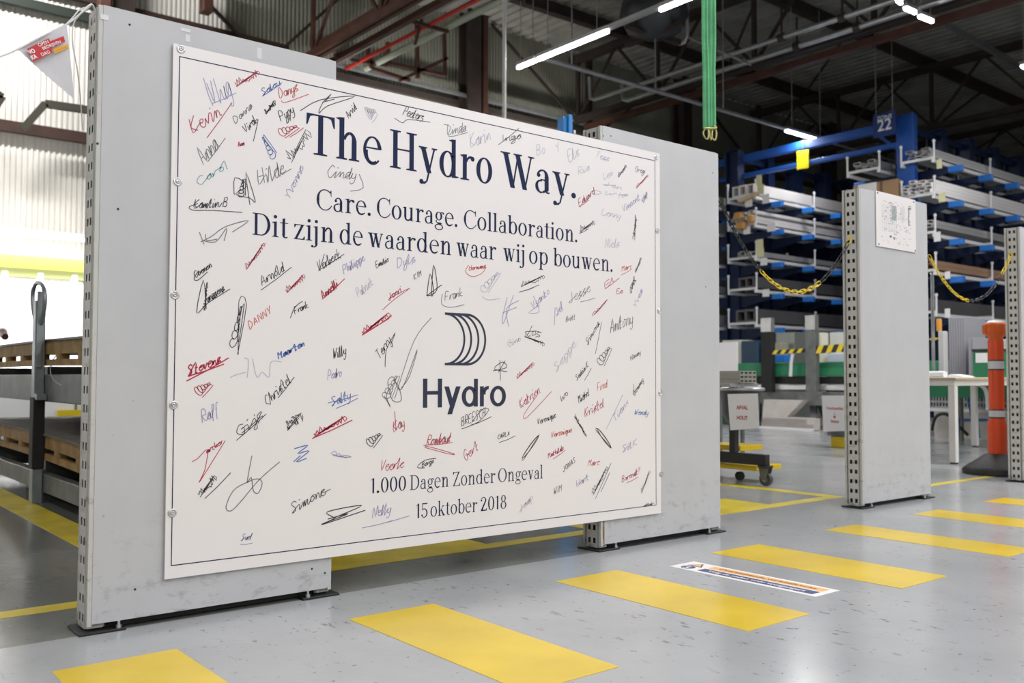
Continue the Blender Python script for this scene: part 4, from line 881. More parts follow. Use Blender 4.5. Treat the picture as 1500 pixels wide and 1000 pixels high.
# ---- plan sheet on the third panel
pl_ = thing('plan_sheet', (4.80, 2.69, 1.56), 'white printed floor plan sheet screwed to the third grey panel', 'sign')
q = [at_y(1282, 279, 2.69), at_y(1340, 293, 2.69), at_y(1342, 369.5, 2.69), at_y(1284.5, 361, 2.69)]
x0_, x1_, z0_, z1_ = (q[0].x+q[3].x)/2, (q[1].x+q[2].x)/2, (q[2].z+q[3].z)/2, (q[0].z+q[1].z)/2
MB().bbox(x0_, x1_, 2.688, 2.6925, z0_, z1_, .0008).build('sheet', BOARD, pl_)
pr = MB(); gr = MB(); rr = random.Random(5); W_, H_ = x1_-x0_, z1_-z0_
def bxp(mb, u0, u1, v0, v1, y=2.6876): mb.add([(x0_+u0*W_, y, z0_+v0*H_), (x0_+u1*W_, y, z0_+v0*H_), (x0_+u1*W_, y, z0_+v1*H_), (x0_+u0*W_, y, z0_+v1*H_)], [(0, 1, 2, 3)])
bxp(gr, .38, .50, .52, .80)
for k_ in range(9): bxp(pr, .36+.03*k_+.1*(k_ > 4), .364+.03*k_+.1*(k_ > 4), .50+rr.uniform(0, .05), .80)
for k_ in range(70): u, v = rr.uniform(.14, .86), rr.uniform(.08, .86); s_ = rr.uniform(.008, .05); bxp(pr, u, u+s_, v, v+.006)
for k_ in range(46): u, v = rr.uniform(.12, .86), rr.uniform(.1, .85); bxp(pr, u, u+.022, v, v+.012)
for k_ in range(14): v = .48+.025*k_; bxp(pr, .80, .80+rr.uniform(.01, .035), v, v+.02)
bxp(pr, .32, .37, .2, .235); bxp(pr, .42, .45, .17, .22); bxp(pr, .81, .88, .80, .82); bxp(pr, .82, .87, .845, .86)
for k_ in range(8): bxp(gr, .14+.05*k_, .144+.05*k_, .3, .8); 
for k_ in range(5): bxp(gr, .12, .5, .35+.1*k_, .353+.1*k_)
pr.build('plan_print', mat('print_dark', (.10, .10, .13), .6), pl_); gr.build('plan_fill', mat('print_blue_grey', (.45, .50, .52), .6), pl_)
sc_ = MB()
for u, v in ((.035, .965), (.95, .955), (.05, .04), (.97, .035)): sc_.cyl((x0_+u*W_, 2.6878, z0_+v*H_), (x0_+u*W_, 2.6855, z0_+v*H_), .0045, 8)
sc_.build('sheet_screws', DARKSTEEL, pl_)

# ------------------------------------------------------------------ stillages with timber trays on the left
WOOD = mat('tray_wood', (.36, .22, .075), .7, noise=.35, nscale=9); WOODT = mat('tray_top', (.17, .155, .13), .7, noise=.3, nscale=5)
STEELG = mat('stillage_grey', (.16, .17, .16), .5, .3, noise=.25, nscale=9); POSTG = mat('stillage_post', (.26, .29, .30), .4, .5, noise=.2, nscale=10)
def sag(y, yc, k): return -k*(((y-yc)/2.4)**2)
def tray(t, x0, x1, y0, y1, z, h, k, yc, top=None, proto=None):
    """timber tray: long side boards with slots, spacer blocks, grey cover"""
    n = 12; dz = lambda y: sag(y, yc, k)
    for nm, za, zb in (('upper_board', z+h*.48, z+h), ('lower_board', z, z+h*.26)):
        for xx in (x0, x1-.03):
            b = MB(); vs = []
            for i in range(n+1):
                y = y0+(y1-y0)*i/n; d = dz(y)
                vs += [(xx, y, za+d), (xx+.03, y, za+d), (xx+.03, y, zb+d), (xx, y, zb+d)]
            b.add(vs, [(4*i+j, 4*i+4+j, 4*i+4+(j+1) % 4, 4*i+(j+1) % 4) for i in range(n) for j in range(4)]+[(0, 1, 2, 3), (4*n+3, 4*n+2, 4*n+1, 4*n)])
            b.build(nm, WOOD, t)
    m_ = int((y1-y0)/.42); blk = None
    for i in range(m_+1):
        y = y0+.02+(y1-y0-.1)*i/m_
        o = MB().box(0, .05, 0, .08, 0, h*.26) if blk is None else None
        if o: blk = o.build('spacer_block', WOOD, t, local=True); ob = blk
        else: ob = share('spacer_block', blk, t, (0, 0, 0))
        ob.location = (x0-.004-ROOTLOC[t.name].x, y-ROOTLOC[t.name].y, z+h*.24+dz(y)-ROOTLOC[t.name].z)
    vs = []; b = MB()
    for i in range(n+1):
        y = y0-.02+(y1-y0+.04)*i/n; d = dz(y)
        vs += [(x0-.01, y, z+h+d), (x1+.01, y, z+h+d), (x1+.01, y, z+h+.012+d), (x0-.01, y, z+h+.012+d)]
    b.add(vs, [(4*i+j, 4*i+4+j, 4*i+4+(j+1) % 4, 4*i+(j+1) % 4) for i in range(n) for j in range(4)]+[(0, 1, 2, 3), (4*n+3, 4*n+2, 4*n+1, 4*n)])
    b.build('cover_sheet', top or WOODT, t)
def stillage(x0, x1, y0, y1, z0, zt, lb, posts, lower):
    t = thing('stillage', (x0, (y0+y1)/2, z0), lb, 'rack', 'steel stillages with timber trays')
    hb = .15 if not lower else .10
    for xx in (x0, x1-.06): MB().bbox(xx, xx+.06, y0, y1, z0+(.0 if not lower else .06), z0+hb+(.0 if not lower else .06), .004).build('side_beam', STEELG, t)
    for y in (y0+.5, (y0+y1)/2, y1-.5):
        MB().bbox(x0+.06, x1-.06, y-.04, y+.04, z0+.02, z0+hb, .004).build('cross_beam', STEELG, t)
    for y in posts:
        for xx in (x0-.055, x1+.003):
            zl = z0 if lower else z0-.01
            if lower:
                MB().bbox(xx, xx+.052, y-.04, y+.04, 0, .19, .004).build('foot', POSTG, t)
                MB().bbox(xx-.004, xx+.056, y-.045, y+.045, .19, .585, .004).build('post', DARKSTEEL, t)
            else:
                MB().bbox(xx, xx+.052, y-.035, y+.035, .586, 1.12, .004).box(xx+.005, xx+.03, y-.05, y-.038, .75, 1.17).build('post', POSTG, t)
                hp = [(xx+.026, y-.05, .99), (xx+.026, y-.12, 1.09), (xx+.026, y-.11, 1.165), (xx+.026, y-.02, 1.215), (xx+.026, y+.09, 1.225), (xx+.026, y+.175, 1.18), (xx+.026, y+.15, 1.08), (xx+.026, y+.05, .98)]
                MB().tube(smooth(hp, 3), .012, 6).build('lifting_loop', POSTG, t)
                MB().bar((xx+.026, y+.035, .60), (xx+.026, y-.10, .585), .05, .03).build('guide_plate', POSTG, t)
    return t
s1 = stillage(1.23, 2.25, 3.95, 8.6, 0, .56, 'lower grey steel stillage with a sagging timber tray at the left, standing on the floor', (5.67, 8.2), True)
tray(s1, 1.235, 2.24, 3.98, 8.5, .245, .135, .045, 6.6)
for y in (4.4, 5.9, 7.4): MB().box(1.3, 2.2, y, y+.2, .115, .235).build('bearer', STEELG, s1)
s2 = stillage(1.23, 2.25, 3.95, 8.6, .56, 1.2, 'upper grey steel stillage with lifting loops stacked on the lower one at the left', (5.67, 8.2), False)
tray(s2, 1.235, 2.24, 3.98, 8.5, .76, .135, .02, 6.3, top=mat('tray_black', (.03, .03, .03), .5))
for y in (4.4, 5.9, 7.4): MB().box(1.3, 2.2, y, y+.2, .71, .758).build('bearer', STEELG, s2)
b = MB().tube(smooth([tuple(at_x(x, y, 1.21)) for x, y in ((83, 520), (76, 530), (74, 545), (80, 558), (90, 564))]), .003, 5); single(b, 'strap_loop', mat('strap_pale', (.4, .42, .36), .6), at_x(76, 540, 1.21), 'thin pale strap end curling from the upper timber tray', 'strap')
c = at_x(52, 700, 1.4); b = MB().bbox(1.32, 1.5, 6.05, 6.5, 0, .115, .006); single(b, 'steel_block', STEELG, (1.4, 6.25, 0), 'dark steel block lying on the floor under the lower stillage', 'block')
# parallel stillages further behind
s3 = stillage(3.0, 4.0, 6.6, 11.2, .56, 1.2, 'further steel stillage behind the left one, its posts showing above the trays', (8.3, 10.6), False)
tray(s3, 3.0, 4.0, 6.7, 11.0, .76, .135, .02, 9)
s4 = stillage(3.0, 4.0, 6.6, 11.2, 0, .56, 'lower stillage of the further stack with black posts behind the left one', (8.3, 10.6), True)
# roll and grey machine at far left
t = thing('film_roll', at_x(2, 485, 2.2), 'white roll with a dark end lying on the trays at the left edge', 'roll')
c = at_x(2, 487, 1.9); MB().tube([c+Vector((0, .5, 0)), c-Vector((0, .05, 0))], .05, 14).build('roll_body', WHITEP, t); MB().tube([c-Vector((0, .05, 0)), c-Vector((0, .2, .05))], .035, 10).build('roll_core', mat('roll_core', (.08, .02, .02), .5), t)
# bright machine hall behind: pale machine hoods with yellow strip
HOOD = mat('hood_pale', (.82, .83, .84), .5)
t = thing('machine_hood', (1.5, 13.2, 0), 'pale grey machine enclosure seen between the stacked trays at the left', 'machine')
MB().bbox(-3, 6, 12.6, 13.6, 0, .62, .02).build('hood_body', HOOD, t); 
for k_ in range(9): MB().box(-2.9+k_, -2.88+k_, 12.58, 12.6, .05, .6).build('panel_joint', STEELG, t)
a = at_y(115, 607, 12.58); MB().box(a.x-.25, a.x+.8, 12.55, 12.59, a.z-.06, a.z+.06).build('yellow_strip', CHAINY, t, label='yellow warning strip')

# ------------------------------------------------------------------ blue cantilever racks
BLUE = mat('rack_blue_shaded', (.0025, .014, .06), .5, noise=.15, nscale=3); BLUET = mat('rack_blue_lit', (.008, .07, .32), .45); BLUEL = mat('rack_blue_tip', (.015, .17, .60), .45)  # rack blue has shade painted in; tie beams use a brighter, lit copy
ALU = mat('aluminium_profile', (.56, .56, .57), .3, .6); ALUB = mat('aluminium_bright', (.80, .78, .78), .3, .3); ALUD = mat('profile_dark', (.14, .14, .145), .4, .4)
COPPER = mat('profile_copper', (.42, .26, .17), .4, .3); PIN = mat('pin_galvanised', (.72, .73, .74), .4, .1)
def rack(name, yc, arms_x, levels, half, lb, ztop=5.15):
    t = thing(name, (arms_x[0], yc, 0), lb, 'rack', 'blue cantilever racks'); R = ROOTLOC[t.name]
    col = None
    for x in arms_x:
        if col is None:
            b = MB(); b.box(x-.10, x+.10, yc-.15, yc-.13, 0, ztop).box(x-.10, x+.10, yc+.13, yc+.15, 0, ztop).box(x-.012, x+.012, yc-.13, yc+.13, 0, ztop).box(x-.1, x+.1, yc-.15, yc+.15, ztop, ztop+.02)
            col = b.build('column', BLUE, t)
        else: share('column', col, t, (x-arms_x[0], 0, 0))
    arm = tip = None
    for z in levels:
        for x in arms_x:
            for s_ in (-1, 1):
                if arm is None:
                    b = MB(); y0_, y1_ = .13, half+.10
                    b.add([(-.04, y0_, -.22), (.04, y0_, -.22), (.04, y0_, 0), (-.04, y0_, 0), (-.04, y1_, -.07), (.04, y1_, -.07), (.04, y1_, 0), (-.04, y1_, 0)],
                          [(0,1,2,3),(7,6,5,4),(0,4,5,1),(1,5,6,2),(2,6,7,3),(3,7,4,0)]); arm = b.build('arm', BLUE, t, local=True)
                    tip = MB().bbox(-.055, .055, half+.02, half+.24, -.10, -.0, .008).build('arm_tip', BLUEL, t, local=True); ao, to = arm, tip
                else: ao, to = share('arm', arm, t, (0, 0, 0)), share('arm_tip', tip, t, (0, 0, 0))
                for o in (ao, to): o.location = Vector((x, yc, z))-R; o.rotation_euler = (0, 0, 0 if s_ > 0 else math.pi)
    for za in (ztop-.12, ztop-.9): MB().box(arms_x[0], arms_x[-1], yc-.03, yc+.03, za-.05, za+.05).build('longitudinal_tie', BLUE, t)
    return t
XA = [14.8, 15.8, 16.8, 17.85, 18.9, 20.0]; LV1 = [4.02, 3.49, 2.87, 2.28, 1.64]
XB = [15.3, 16.4, 17.45, 18.5, 19.6, 20.7]; LV2 = [4.22, 3.63, 3.0, 2.38, 1.70]
rack('cantilever_rack', 11.3, XA, LV1, .85, 'blue cantilever rack with stacked profiles between the second and third grey panels')
rack('cantilever_rack', 8.05, XB, LV2, .72, 'blue cantilever rack with stacked profiles right of and above the third grey panel')
tie = thing('rack_portal', (14.9, 9.7, 5.0), 'pair of blue tie beams joining the two racks at the top', 'beam')
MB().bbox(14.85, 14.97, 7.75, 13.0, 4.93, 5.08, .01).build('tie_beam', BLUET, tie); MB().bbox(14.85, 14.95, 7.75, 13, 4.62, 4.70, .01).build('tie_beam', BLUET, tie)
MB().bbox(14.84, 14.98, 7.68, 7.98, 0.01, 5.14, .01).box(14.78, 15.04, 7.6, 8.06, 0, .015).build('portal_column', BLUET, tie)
MB().bar((14.9, 8.0, 4.6), (14.9, 8.4, 4.95), .05, .05).build('brace', BLUET, tie)
# cradles and their profiles, each profile one object
cr_proto = {}
def cradle(x0, ln, y0, y1, z, lb, grp):
    t = thing('stock_cradle', (x0, y0, z), lb, 'cradle', grp); key = (round(ln, 2), round(y1-y0, 2))
    w_ = y1-y0
    if key not in cr_proto:
        cr_proto[key] = ar = []
        for yy in (0, w_-.04): ar.append((MB().bbox(0, ln, yy, yy+.04, .0, .055, .004).build('rail', PIN, t, local=True), (0, 0, 0)))
        ar.append((MB().bbox(0, .045, 0, w_, .056, .10, .004).build('cross_bar', PIN, t, local=True), (0, 0, 0)))
        for k_ in range(1, 4): share('cross_bar', ar[2][0], t, (k_*ln/3.1, 0, 0)); ar.append((ar[2][0], (k_*ln/3.1, 0, 0)))
        p = MB().cyl((.02, -.0, .0), (.02, -.0, .33), .017, 6).lathe((.02, 0, .33), [(.02, 0), (.028, .02), (.02, .045)], 6).build('pin_post', PIN, t, local=True)
        ar.append((p, (0, 0, 0)))
        for k_ in range(4):
            for yy in (0, w_):
                if k_ or yy: share('pin_post', p, t, (k_*ln/3.1, yy, 0)); ar.append((p, (k_*ln/3.1, yy, 0)))
    else:
        for o, l_ in cr_proto[key]: share(o.name.split('.')[0], o, t, l_)
    return t
PM = {}; ORD = ['first', 'second', 'third', 'fourth', 'fifth', 'sixth', 'seventh', 'eighth']
def profiles(x0, ln, y0, y1, z, spec, lv, sd, rk, grp, rnd):
    """rows of long extrusions lying in a cradle; spec = (rows, w, h, material)"""
    rows, pw, ph, m_ = spec; n = max(1, int((y1-y0-.08)/(pw+.008)))
    for r in range(rows):
        for i in range(n-(1 if r == rows-1 and n > 3 else 0)):
            if rnd.random() < .06: continue
            key = (round(ln, 1), pw, ph, m_.name)
            if key not in PM:
                b = MB(); a_, c_ = pw/2, ph/2; wl = min(pw, ph)*.16
                ring = [(-a_, -c_), (a_, -c_), (a_, c_), (-a_, c_)]; inr = [(-a_+wl, -c_+wl), (a_-wl, -c_+wl), (a_-wl, c_-wl), (-a_+wl, c_-wl)]
                vs = [(x_, u, v) for x_ in (0, ln) for u, v in ring]+[(x_, u, v) for x_ in (0, ln) for u, v in inr]
                fs = [(i_, (i_+1) % 4, (i_+1) % 4+4, i_+4) for i_ in range(4)]+[(8+i_, 12+i_, 12+(i_+1) % 4, 8+(i_+1) % 4) for i_ in range(4)]
                fs += [(i_, 8+i_, 8+(i_+1) % 4, (i_+1) % 4) for i_ in range(4)]+[(4+i_, 4+(i_+1) % 4, 12+(i_+1) % 4, 12+i_) for i_ in range(4)]
                b.add(vs, fs); o = b.build('stock_profile', m_, None); PM[key] = o.data
            else: o = bpy.data.objects.new('stock_profile', PM[key]); COL.objects.link(o)
            props(o, f'{ORD[i]} profile from the aisle, {("bottom", "second", "third", "fourth")[r]} row, {lv} level, {sd} side of the {rk} rack', 'profile', grp); o.location = (x0+rnd.uniform(-.12, .06), y0+.05+pw/2+i*(pw+.008), z+.103+ph/2+r*(ph+.004))
rnd = random.Random(11)
names = ['top', 'second', 'third', 'fourth', 'lowest']
S1 = [(1, .16, .20, ALUB), (4, .11, .055, ALUB), (1, .13, .09, ALU), (1, .19, .2, ALUD), (1, .24, .24, ALUD)]
S2 = [(3, .13, .045, ALU), (4, .11, .055, ALUB), (3, .10, .06, ALU), (2, .12, .07, COPPER), (1, .19, .22, ALUD)]
S1b = [(1, .2, .16, ALUB), (2, .1, .08, ALU), (2, .13, .06, ALUD), (2, .13, .06, ALU), (1, .2, .2, ALU)]
S2b = [(2, .13, .06, ALU), (2, .15, .08, ALUD), (2, .12, .07, ALU), (1, .13, .12, ALUD), (1, .2, .2, ALUD)]
for i, z in enumerate(LV1):
    for side, (ya, yb_), sp_ in (('near', (10.42, 11.06), S1[i]), ('far', (11.55, 12.15), S1b[i])):
        lb = f'stock cradle on the {names[i]} level, {side} side of the rack behind the first barrier chain'
        cradle(14.25, 5.9, ya, yb_, z, lb, 'stock cradles on the blue racks')
        profiles(14.3, 5.9, ya, yb_, z, sp_, names[i], side, 'left blue', f'profiles on the {names[i]} level, {side} side, left rack', rnd)
for i, z in enumerate(LV2):
    for side, (ya, yb_), sp_ in (('near', (7.30, 7.86), S2[i]), ('far', (8.25, 8.85), S2b[i])):
        lb = f'stock cradle on the {names[i]} level, {side} side of the rack behind the third grey panel'
        cradle(14.75, 6.3, ya, yb_, z, lb, 'stock cradles on the blue racks')
        if side == 'far' and i == 1: continue
        profiles(14.8, 6.3, ya, yb_, z, sp_, names[i], side, 'right blue', f'profiles on the {names[i]} level, {side} side, right rack', rnd)
# cardboard box
CARD = mat('cardboard', (.36, .22, .12), .8, noise=.1, nscale=4)
t = thing('cardboard_box', (14.7, 7.95, 3.74), 'brown cardboard box with a white label on the rack above the third panel', 'box')
MB().bbox(14.72, 15.15, 7.90, 8.72, 3.735, 4.05, .01).build('carton', CARD, t); MB().box(14.714, 14.72, 8.28, 8.62, 3.85, 4.05).build('label', WHITEP, t, label='white paper label'); MB().box(14.715, 14.72, 8.17, 8.22, 3.74, 4.05).build('tape', mat('tape_brown', (.15, .09, .05), .4), t)
# amber bundle ends on left rack
AMB = mat('amber_block', (.50, .27, .08), .6)
for k_, (px, py, w_, lb) in enumerate(((1079, 316, .16, 'left amber timber block end on the second level of the left rack'), (1097, 320, .12, 'right amber timber block end on the second level of the left rack'), (1083, 330, .18, 'lower amber timber block end on the second level of the left rack'))):
    a = at_x(px, py, 14.12); b = MB().bbox(14.12, 14.24, a.y-w_/2, a.y+w_/2, a.z-.07, a.z+.07, .02); single(b, 'timber_block', AMB, a, lb, 'block')
a = at_x(1094, 287, 14.1); b = MB().prism([(a.y-.2, a.z+.05), (a.y+.22, a.z-.04), (a.y+.18, a.z-.09), (a.y-.15, a.z-.02)], 0, 14.08, 14.2); single(b, 'foam_wedge', mat('foam_tan', (.6, .48, .32), .8), a, 'tan foam wedge under the top bundle of the left rack', 'wedge')
# paper tags
CREAM = mat('tag_cream', (.68, .66, .40), .7)
def tag_(px, py, px2, py2, X_, m_, lb):
    a, c = at_x(px, py, X_), at_x(px2, py2, X_); b = MB().box(X_-.004, X_, min(a.y, c.y), max(a.y, c.y), min(a.z, c.z), max(a.z, c.z)); return single(b, 'paper_tag', m_, a, lb, 'tag', 'paper tags on the racks')
TG = [(1108, 257, 1116, 270, CREAM, 'upper cream tag hanging at the top bundle of the left rack'), (1109, 271, 1119, 284, CREAM, 'cream tag just under the other at the top bundle of the left rack'), (1117, 285, 1127, 297, WHITEP, 'white tag at the top arm tip of the left rack'),
 (1092, 290, 1102, 302, WHITEP, 'grey-white tag under the top bundle end of the left rack'), (1089, 332, 1099, 342, WHITEP, 'grey-white tag under the amber block ends'), (1124, 328, 1136, 338, WHITEP, 'white round-cornered tag at the second arm tip of the left rack'),
 (1108, 351, 1118, 363, CREAM, 'upper cream tag at the third level of the left rack'), (1109, 364, 1119, 376, CREAM, 'lower cream tag at the third level of the left rack'), (1114, 378, 1124, 388, WHITEP, 'white tag at the third arm tip of the left rack'), (1117, 424, 1127, 434, WHITEP, 'white tag at the fourth arm tip of the left rack'),
 (1372, 234, 1380, 246, CREAM, 'olive tag at the top arm tip of the right rack'), (1375, 283, 1385, 295, CREAM, 'cream tag at the second arm tip of the right rack'), (1368, 340, 1378, 353, WHITEP, 'white tag at the third arm tip of the right rack'), (1384, 452, 1392, 465, WHITEP, 'white tag at the lowest arm tip of the right rack')]
for a_, b_, c_, d_, m_, lb in TG: tag_(a_, b_, c_, d_, 14.24 if a_ < 1200 else 14.745, m_, lb)
tag_(1384, 398, 1392, 408, 14.66, WHITEP, 'white tag at the fourth arm tip of the right rack')
# yellow hanging card
t = thing('hanging_card', at_x(1176, 233, 14.82), 'bright yellow square card hanging under the rack tie beam', 'sign')
a, c = at_x(1167.5, 222, 14.82), at_x(1185, 245.5, 14.82); MB().bbox(14.81, 14.82, c.y, a.y, c.z, a.z, .002).build('card', mat('card_yellow', (.85, .72, .01), .5), t); MB().cyl((14.815, (a.y+c.y)/2, a.z), (14.815, (a.y+c.y)/2, 5.06), .004, 5).cyl((14.815, (a.y+c.y)/2, 5.05), (14.86, (a.y+c.y)/2, 5.05), .004, 5).build('wire', GALV, t)
# zone sign
t = thing('zone_sign', at_x(1296, 180, 14.6), 'dark blue hanging sign reading ZONE 22 beside the top of the rack', 'sign')
a, c = at_x(1279, 169, 14.6), at_x(1312, 196, 14.6); MB().bbox(14.59, 14.61, c.y, a.y, c.z, a.z, .002).build('sign_plate', mat('sign_blue', (.008, .03, .16), .5), t)
wm = mat('sign_white', (.75, .77, .8), .5); p = at_x(1295.5, 183.5, 14.583); q_ = at_x(1295.5, 172, 14.583)
text_mesh('sign_number', '22', .27, wm, t, p, (0, -1, 0), (0, 0, 1), .95, .003); text_mesh('sign_word', 'ZONE', .10, wm, t, q_, (0, -1, 0), (0, 0, 1), 1.0, .0005)
MB().cyl((14.6, a.y-.05, a.z), (14.6, a.y-.05, 7.7), .006, 5).cyl((14.6, c.y+.05, a.z), (14.6, c.y+.05, 7.7), .006, 5).build('wires', GALV, t)
# blue post tip behind the board
a = at_y(826, 182, 7.5); t = thing('blue_stand', (a.x, 7.5, 0), 'bright blue metal stand tip showing above the top edge of the board', 'stand')
MB().bbox(a.x-.055, a.x+.01, 7.45, 7.55, .02, at_y(822, 170, 7.45).z, .006).bbox(a.x+.0, a.x+.06, 7.42, 7.52, .02, at_y(830, 166, 7.42).z, .006).build('upright', mat('stand_blue', (.03, .28, .72), .45), t); MB().bbox(a.x-.25, a.x+.25, 7.2, 7.8, 0, .02, .004).build('base_plate', BLUE, t)

# ------------------------------------------------------------------ machine line behind the panels, right half
GRN = mat('machine_green', (.02, .22, .10), .5, noise=.2, nscale=4); GRND = mat('machine_green_dark', (.01, .07, .04), .5)
XM = 11.2
def zat(y, x=1150, X_=XM): return at_x(x, y, X_).z
t = thing('machine_line', (XM, 7.5, 0), 'long green machine bed with black frame behind the panels on the right', 'machine')
MB().bbox(XM, XM+.6, 3.0, 9.6, zat(551), zat(531), .01).build('green_cover', GRN, t)
MB().bbox(XM+.02, XM+.6, 3.0, 9.6, zat(562), zat(551.5), .01).build('black_frame', DARKSTEEL, t)
MB().bbox(XM-.02, XM+.05, 3.0, 9.6, zat(571), zat(563), .01).build('steel_rail', ALU, t)
MB().bbox(XM-.03, XM+.6, 6.2, 9.6, zat(592), zat(573), .01).build('lower_beam', STEELG, t)
MB().bbox(XM+.1, XM+.5, 3.4, 3.8, 0, zat(562), .01).bbox(XM+.1, XM+.5, 6.3, 6.7, 0, zat(592), .01).bbox(XM+.1, XM+.5, 8.8, 9.2, 0, zat(592), .01).build('machine_legs', GRND, t)
MB().prism([(XM+.0, .32), (XM+.3, .6), (XM+.55, .6), (XM+.55, .0), (XM+.2, .0)], 1, 6.4, 7.2).build('gusset', GRND, t)
# grey back shelf with pale cabinets behind
t = thing('machine_cabinet', (12.6, 9, 0), 'pale machine cabinet with a dark blue column behind the first barrier chain', 'cabinet')
MB().bbox(12.4, 12.8, 9.35, 9.75, .02, 1.32, .01).build('cabinet_door', mat('cabinet_pale', (.55, .56, .50), .4), t); MB().bbox(12.35, 12.8, 9.0, 9.33, .02, 1.30, .01).build('blue_column', mat('column_blue', (.01, .04, .09), .4), t)
MB().bbox(12.4, 12.8, 8.6, 8.98, .02, 1.25, .01).build('cabinet_door', mat('cabinet_olive', (.28, .28, .22), .4), t)
def bgbox(px0, py0, px1, py1, X_, d, m_, name, lb, cat, zfloor=False):
    a, c = at_x(px0, py0, X_), at_x(px1, py1, X_); b = MB().bbox(X_, X_+d, min(a.y, c.y), max(a.y, c.y), (0.0 if zfloor is True else zfloor) if zfloor else min(a.z, c.z), max(a.z, c.z), .006); return single(b, name, m_, (X_, (a.y+c.y)/2, 0), lb, cat)
bgbox(1136, 487, 1164, 528, 12.6, .4, mat('tank_grey', (.20, .22, .2), .3, .4), 'steel_tank', 'dull steel tank behind the striped barrier between the guard posts', 'tank', True)
bgbox(1215, 487, 1240, 512, 12.2, .3, mat('case_white', (.6, .6, .57), .4), 'machine_case', 'whitish machine case just left of the third panel', 'machine', True)
bgbox(1196, 487, 1203, 520, 12.0, .2, mat('case_cream', (.62, .60, .5), .5), 'machine_post', 'cream machine post behind the striped barrier', 'post', True)
bgbox(1133, 520, 1150, 530, 11.9, .2, BLUEL, 'parts_tray', 'small blue tray with a white label above the green bed', 'tray')
t = thing('white_board', (10.95, 7.4, 0), 'stacked pale panels leaning on the floor behind the bins', 'panel')
ya, yb_ = at_x(1118, 610, 10.95).y, at_x(1195, 610, 10.95).y; yc_ = at_x(1165, 610, 10.95).y; wpan = mat('pale_panel', (.60, .56, .53), .6, noise=.1)
MB().prism([(ya, .005), (yb_, .005), (yb_, .16), (yc_+.1, .17), (yc_-.15, .40), (ya-.05, .40)], 0, 10.9, 11.05).build('panel_stack', wpan, t); MB().box(10.86, 10.9, yb_, ya, 0, .03).build('floor_strip', WHITEP, t)
for k_ in range(4): MB().box(10.885, 10.90, yb_+.0+.1*(k_ > 1), ya, .04+.035*k_, .044+.035*k_).build('panel_edge', mat('panel_edge', (.45, .42, .4), .6), t)
# guard posts
ml_ = bpy.data.objects['machine_line']
def guard(px0, px1, ytop, ybot, X_, m_, mt):
    a, c = at_x(px0, ytop, X_), at_x(px1, ybot, X_)
    MB().bbox(X_, X_+.1, c.y, a.y, c.z, a.z-.2, .004).build('guard_post', m_, ml_); MB().bbox(X_-.003, X_+.09, c.y+.0, a.y-.0, a.z-.198, a.z, .004).build('guard_post_head', mt, ml_)
guard(1114, 1130, 466, 574, 11.08, DARKSTEEL, GALV); guard(1179, 1195, 462, 592, 11.06, STEELG, GALV)
MB().bbox(11.055, 11.2, at_x(1196, 592, 11.06).y-.1, at_x(1170, 592, 11.06).y, zat(592), zat(573), .004).build('post_bracket', STEELG, ml_)
# striped barrier boards
def striped(pa, pb, h, X_, lb, n):
    a, c = at_x(*pa, X_), at_x(*pb, X_); t = thing('striped_barrier', a, lb, 'barrier', 'yellow and black striped barriers')
    MB().add([(X_, a.y, a.z-h/2), (X_, c.y, c.z-h/2), (X_, c.y, c.z+h/2), (X_, a.y, a.z+h/2), (X_+.02, a.y, a.z-h/2), (X_+.02, c.y, c.z-h/2), (X_+.02, c.y, c.z+h/2), (X_+.02, a.y, a.z+h/2)], [(0,1,2,3),(7,6,5,4),(0,4,5,1),(1,5,6,2),(2,6,7,3),(3,7,4,0)]).build('board', BLACKP, t)
    for k_ in range(n):
        u0, u1 = (k_+.15)/n, (k_+.65)/n; s_ = .35/n; f = lambda u, v: (X_-.002, a.y+(c.y-a.y)*u, a.z+(c.z-a.z)*u+v)
        MB().add([f(u0-s_*.5, -h/2), f(u1-s_*.5, -h/2), f(u1+s_*.5, h/2), f(u0+s_*.5, h/2)], [(0, 1, 2, 3)]).build('yellow_band', CHAINY, t)
striped((1131, 516), (1179, 513), .055, 11.09, 'yellow and black striped board between the two guard posts', 4)
striped((1195, 512), (1240, 509), .105, 11.07, 'yellow and black striped board between the right guard post and the third panel', 3)
bgbox(1212, 518, 1238, 530, 12.0, .3, mat('panel_blue_white', (.55, .60, .7), .5), 'machine_cover', 'pale blue-white machine panel below the striped board', 'machine')
for pxa, lb in ((1161, 'bent white machine bracket over the green bed'),): 
    b = MB().tube([at_x(pxa, 518, 11.1), at_x(pxa-2, 530, 11.1), at_x(pxa-3, 551, 11.1)], .025, 6); single(b, 'machine_bracket', PIN, at_x(pxa, 530, 11.1), lb, 'bracket')
# white sheet and stack of hollow profiles behind panel two
t = thing('paper_sheet', at_x(1068, 522, 11.17), 'white sheet standing at the left behind the second panel', 'sheet'); a, c = at_x(1050, 502, 11.17), at_x(1080, 543, 11.17); MB().bbox(11.17, 11.19, c.y, a.y, c.z-.02, a.z, .003).build('sheet', WHITEP, t)
YS = 5.0; pa, pb = at_y(1084, 561, YS), at_y(1108, 543, YS); w_ = (pb.x-pa.x)/4; h_ = (pb.z-pa.z)/3
t = thing('roller_bench', (pa.x, YS, 0), 'grey bench carrying the small stack of hollow profiles', 'bench'); zb_ = pa.z-.001
MB().bbox(pa.x-.1, pb.x+.05, YS+.02, YS+1.6, zb_-.03, zb_, .005).build('bench_top', GALV, t)
for xx in (pa.x-.08, pb.x):
    for yy in (YS+.15, YS+1.5): MB().bbox(xx, xx+.03, yy, yy+.03, 0, zb_-.03, .003).build('leg', STEELG, t)
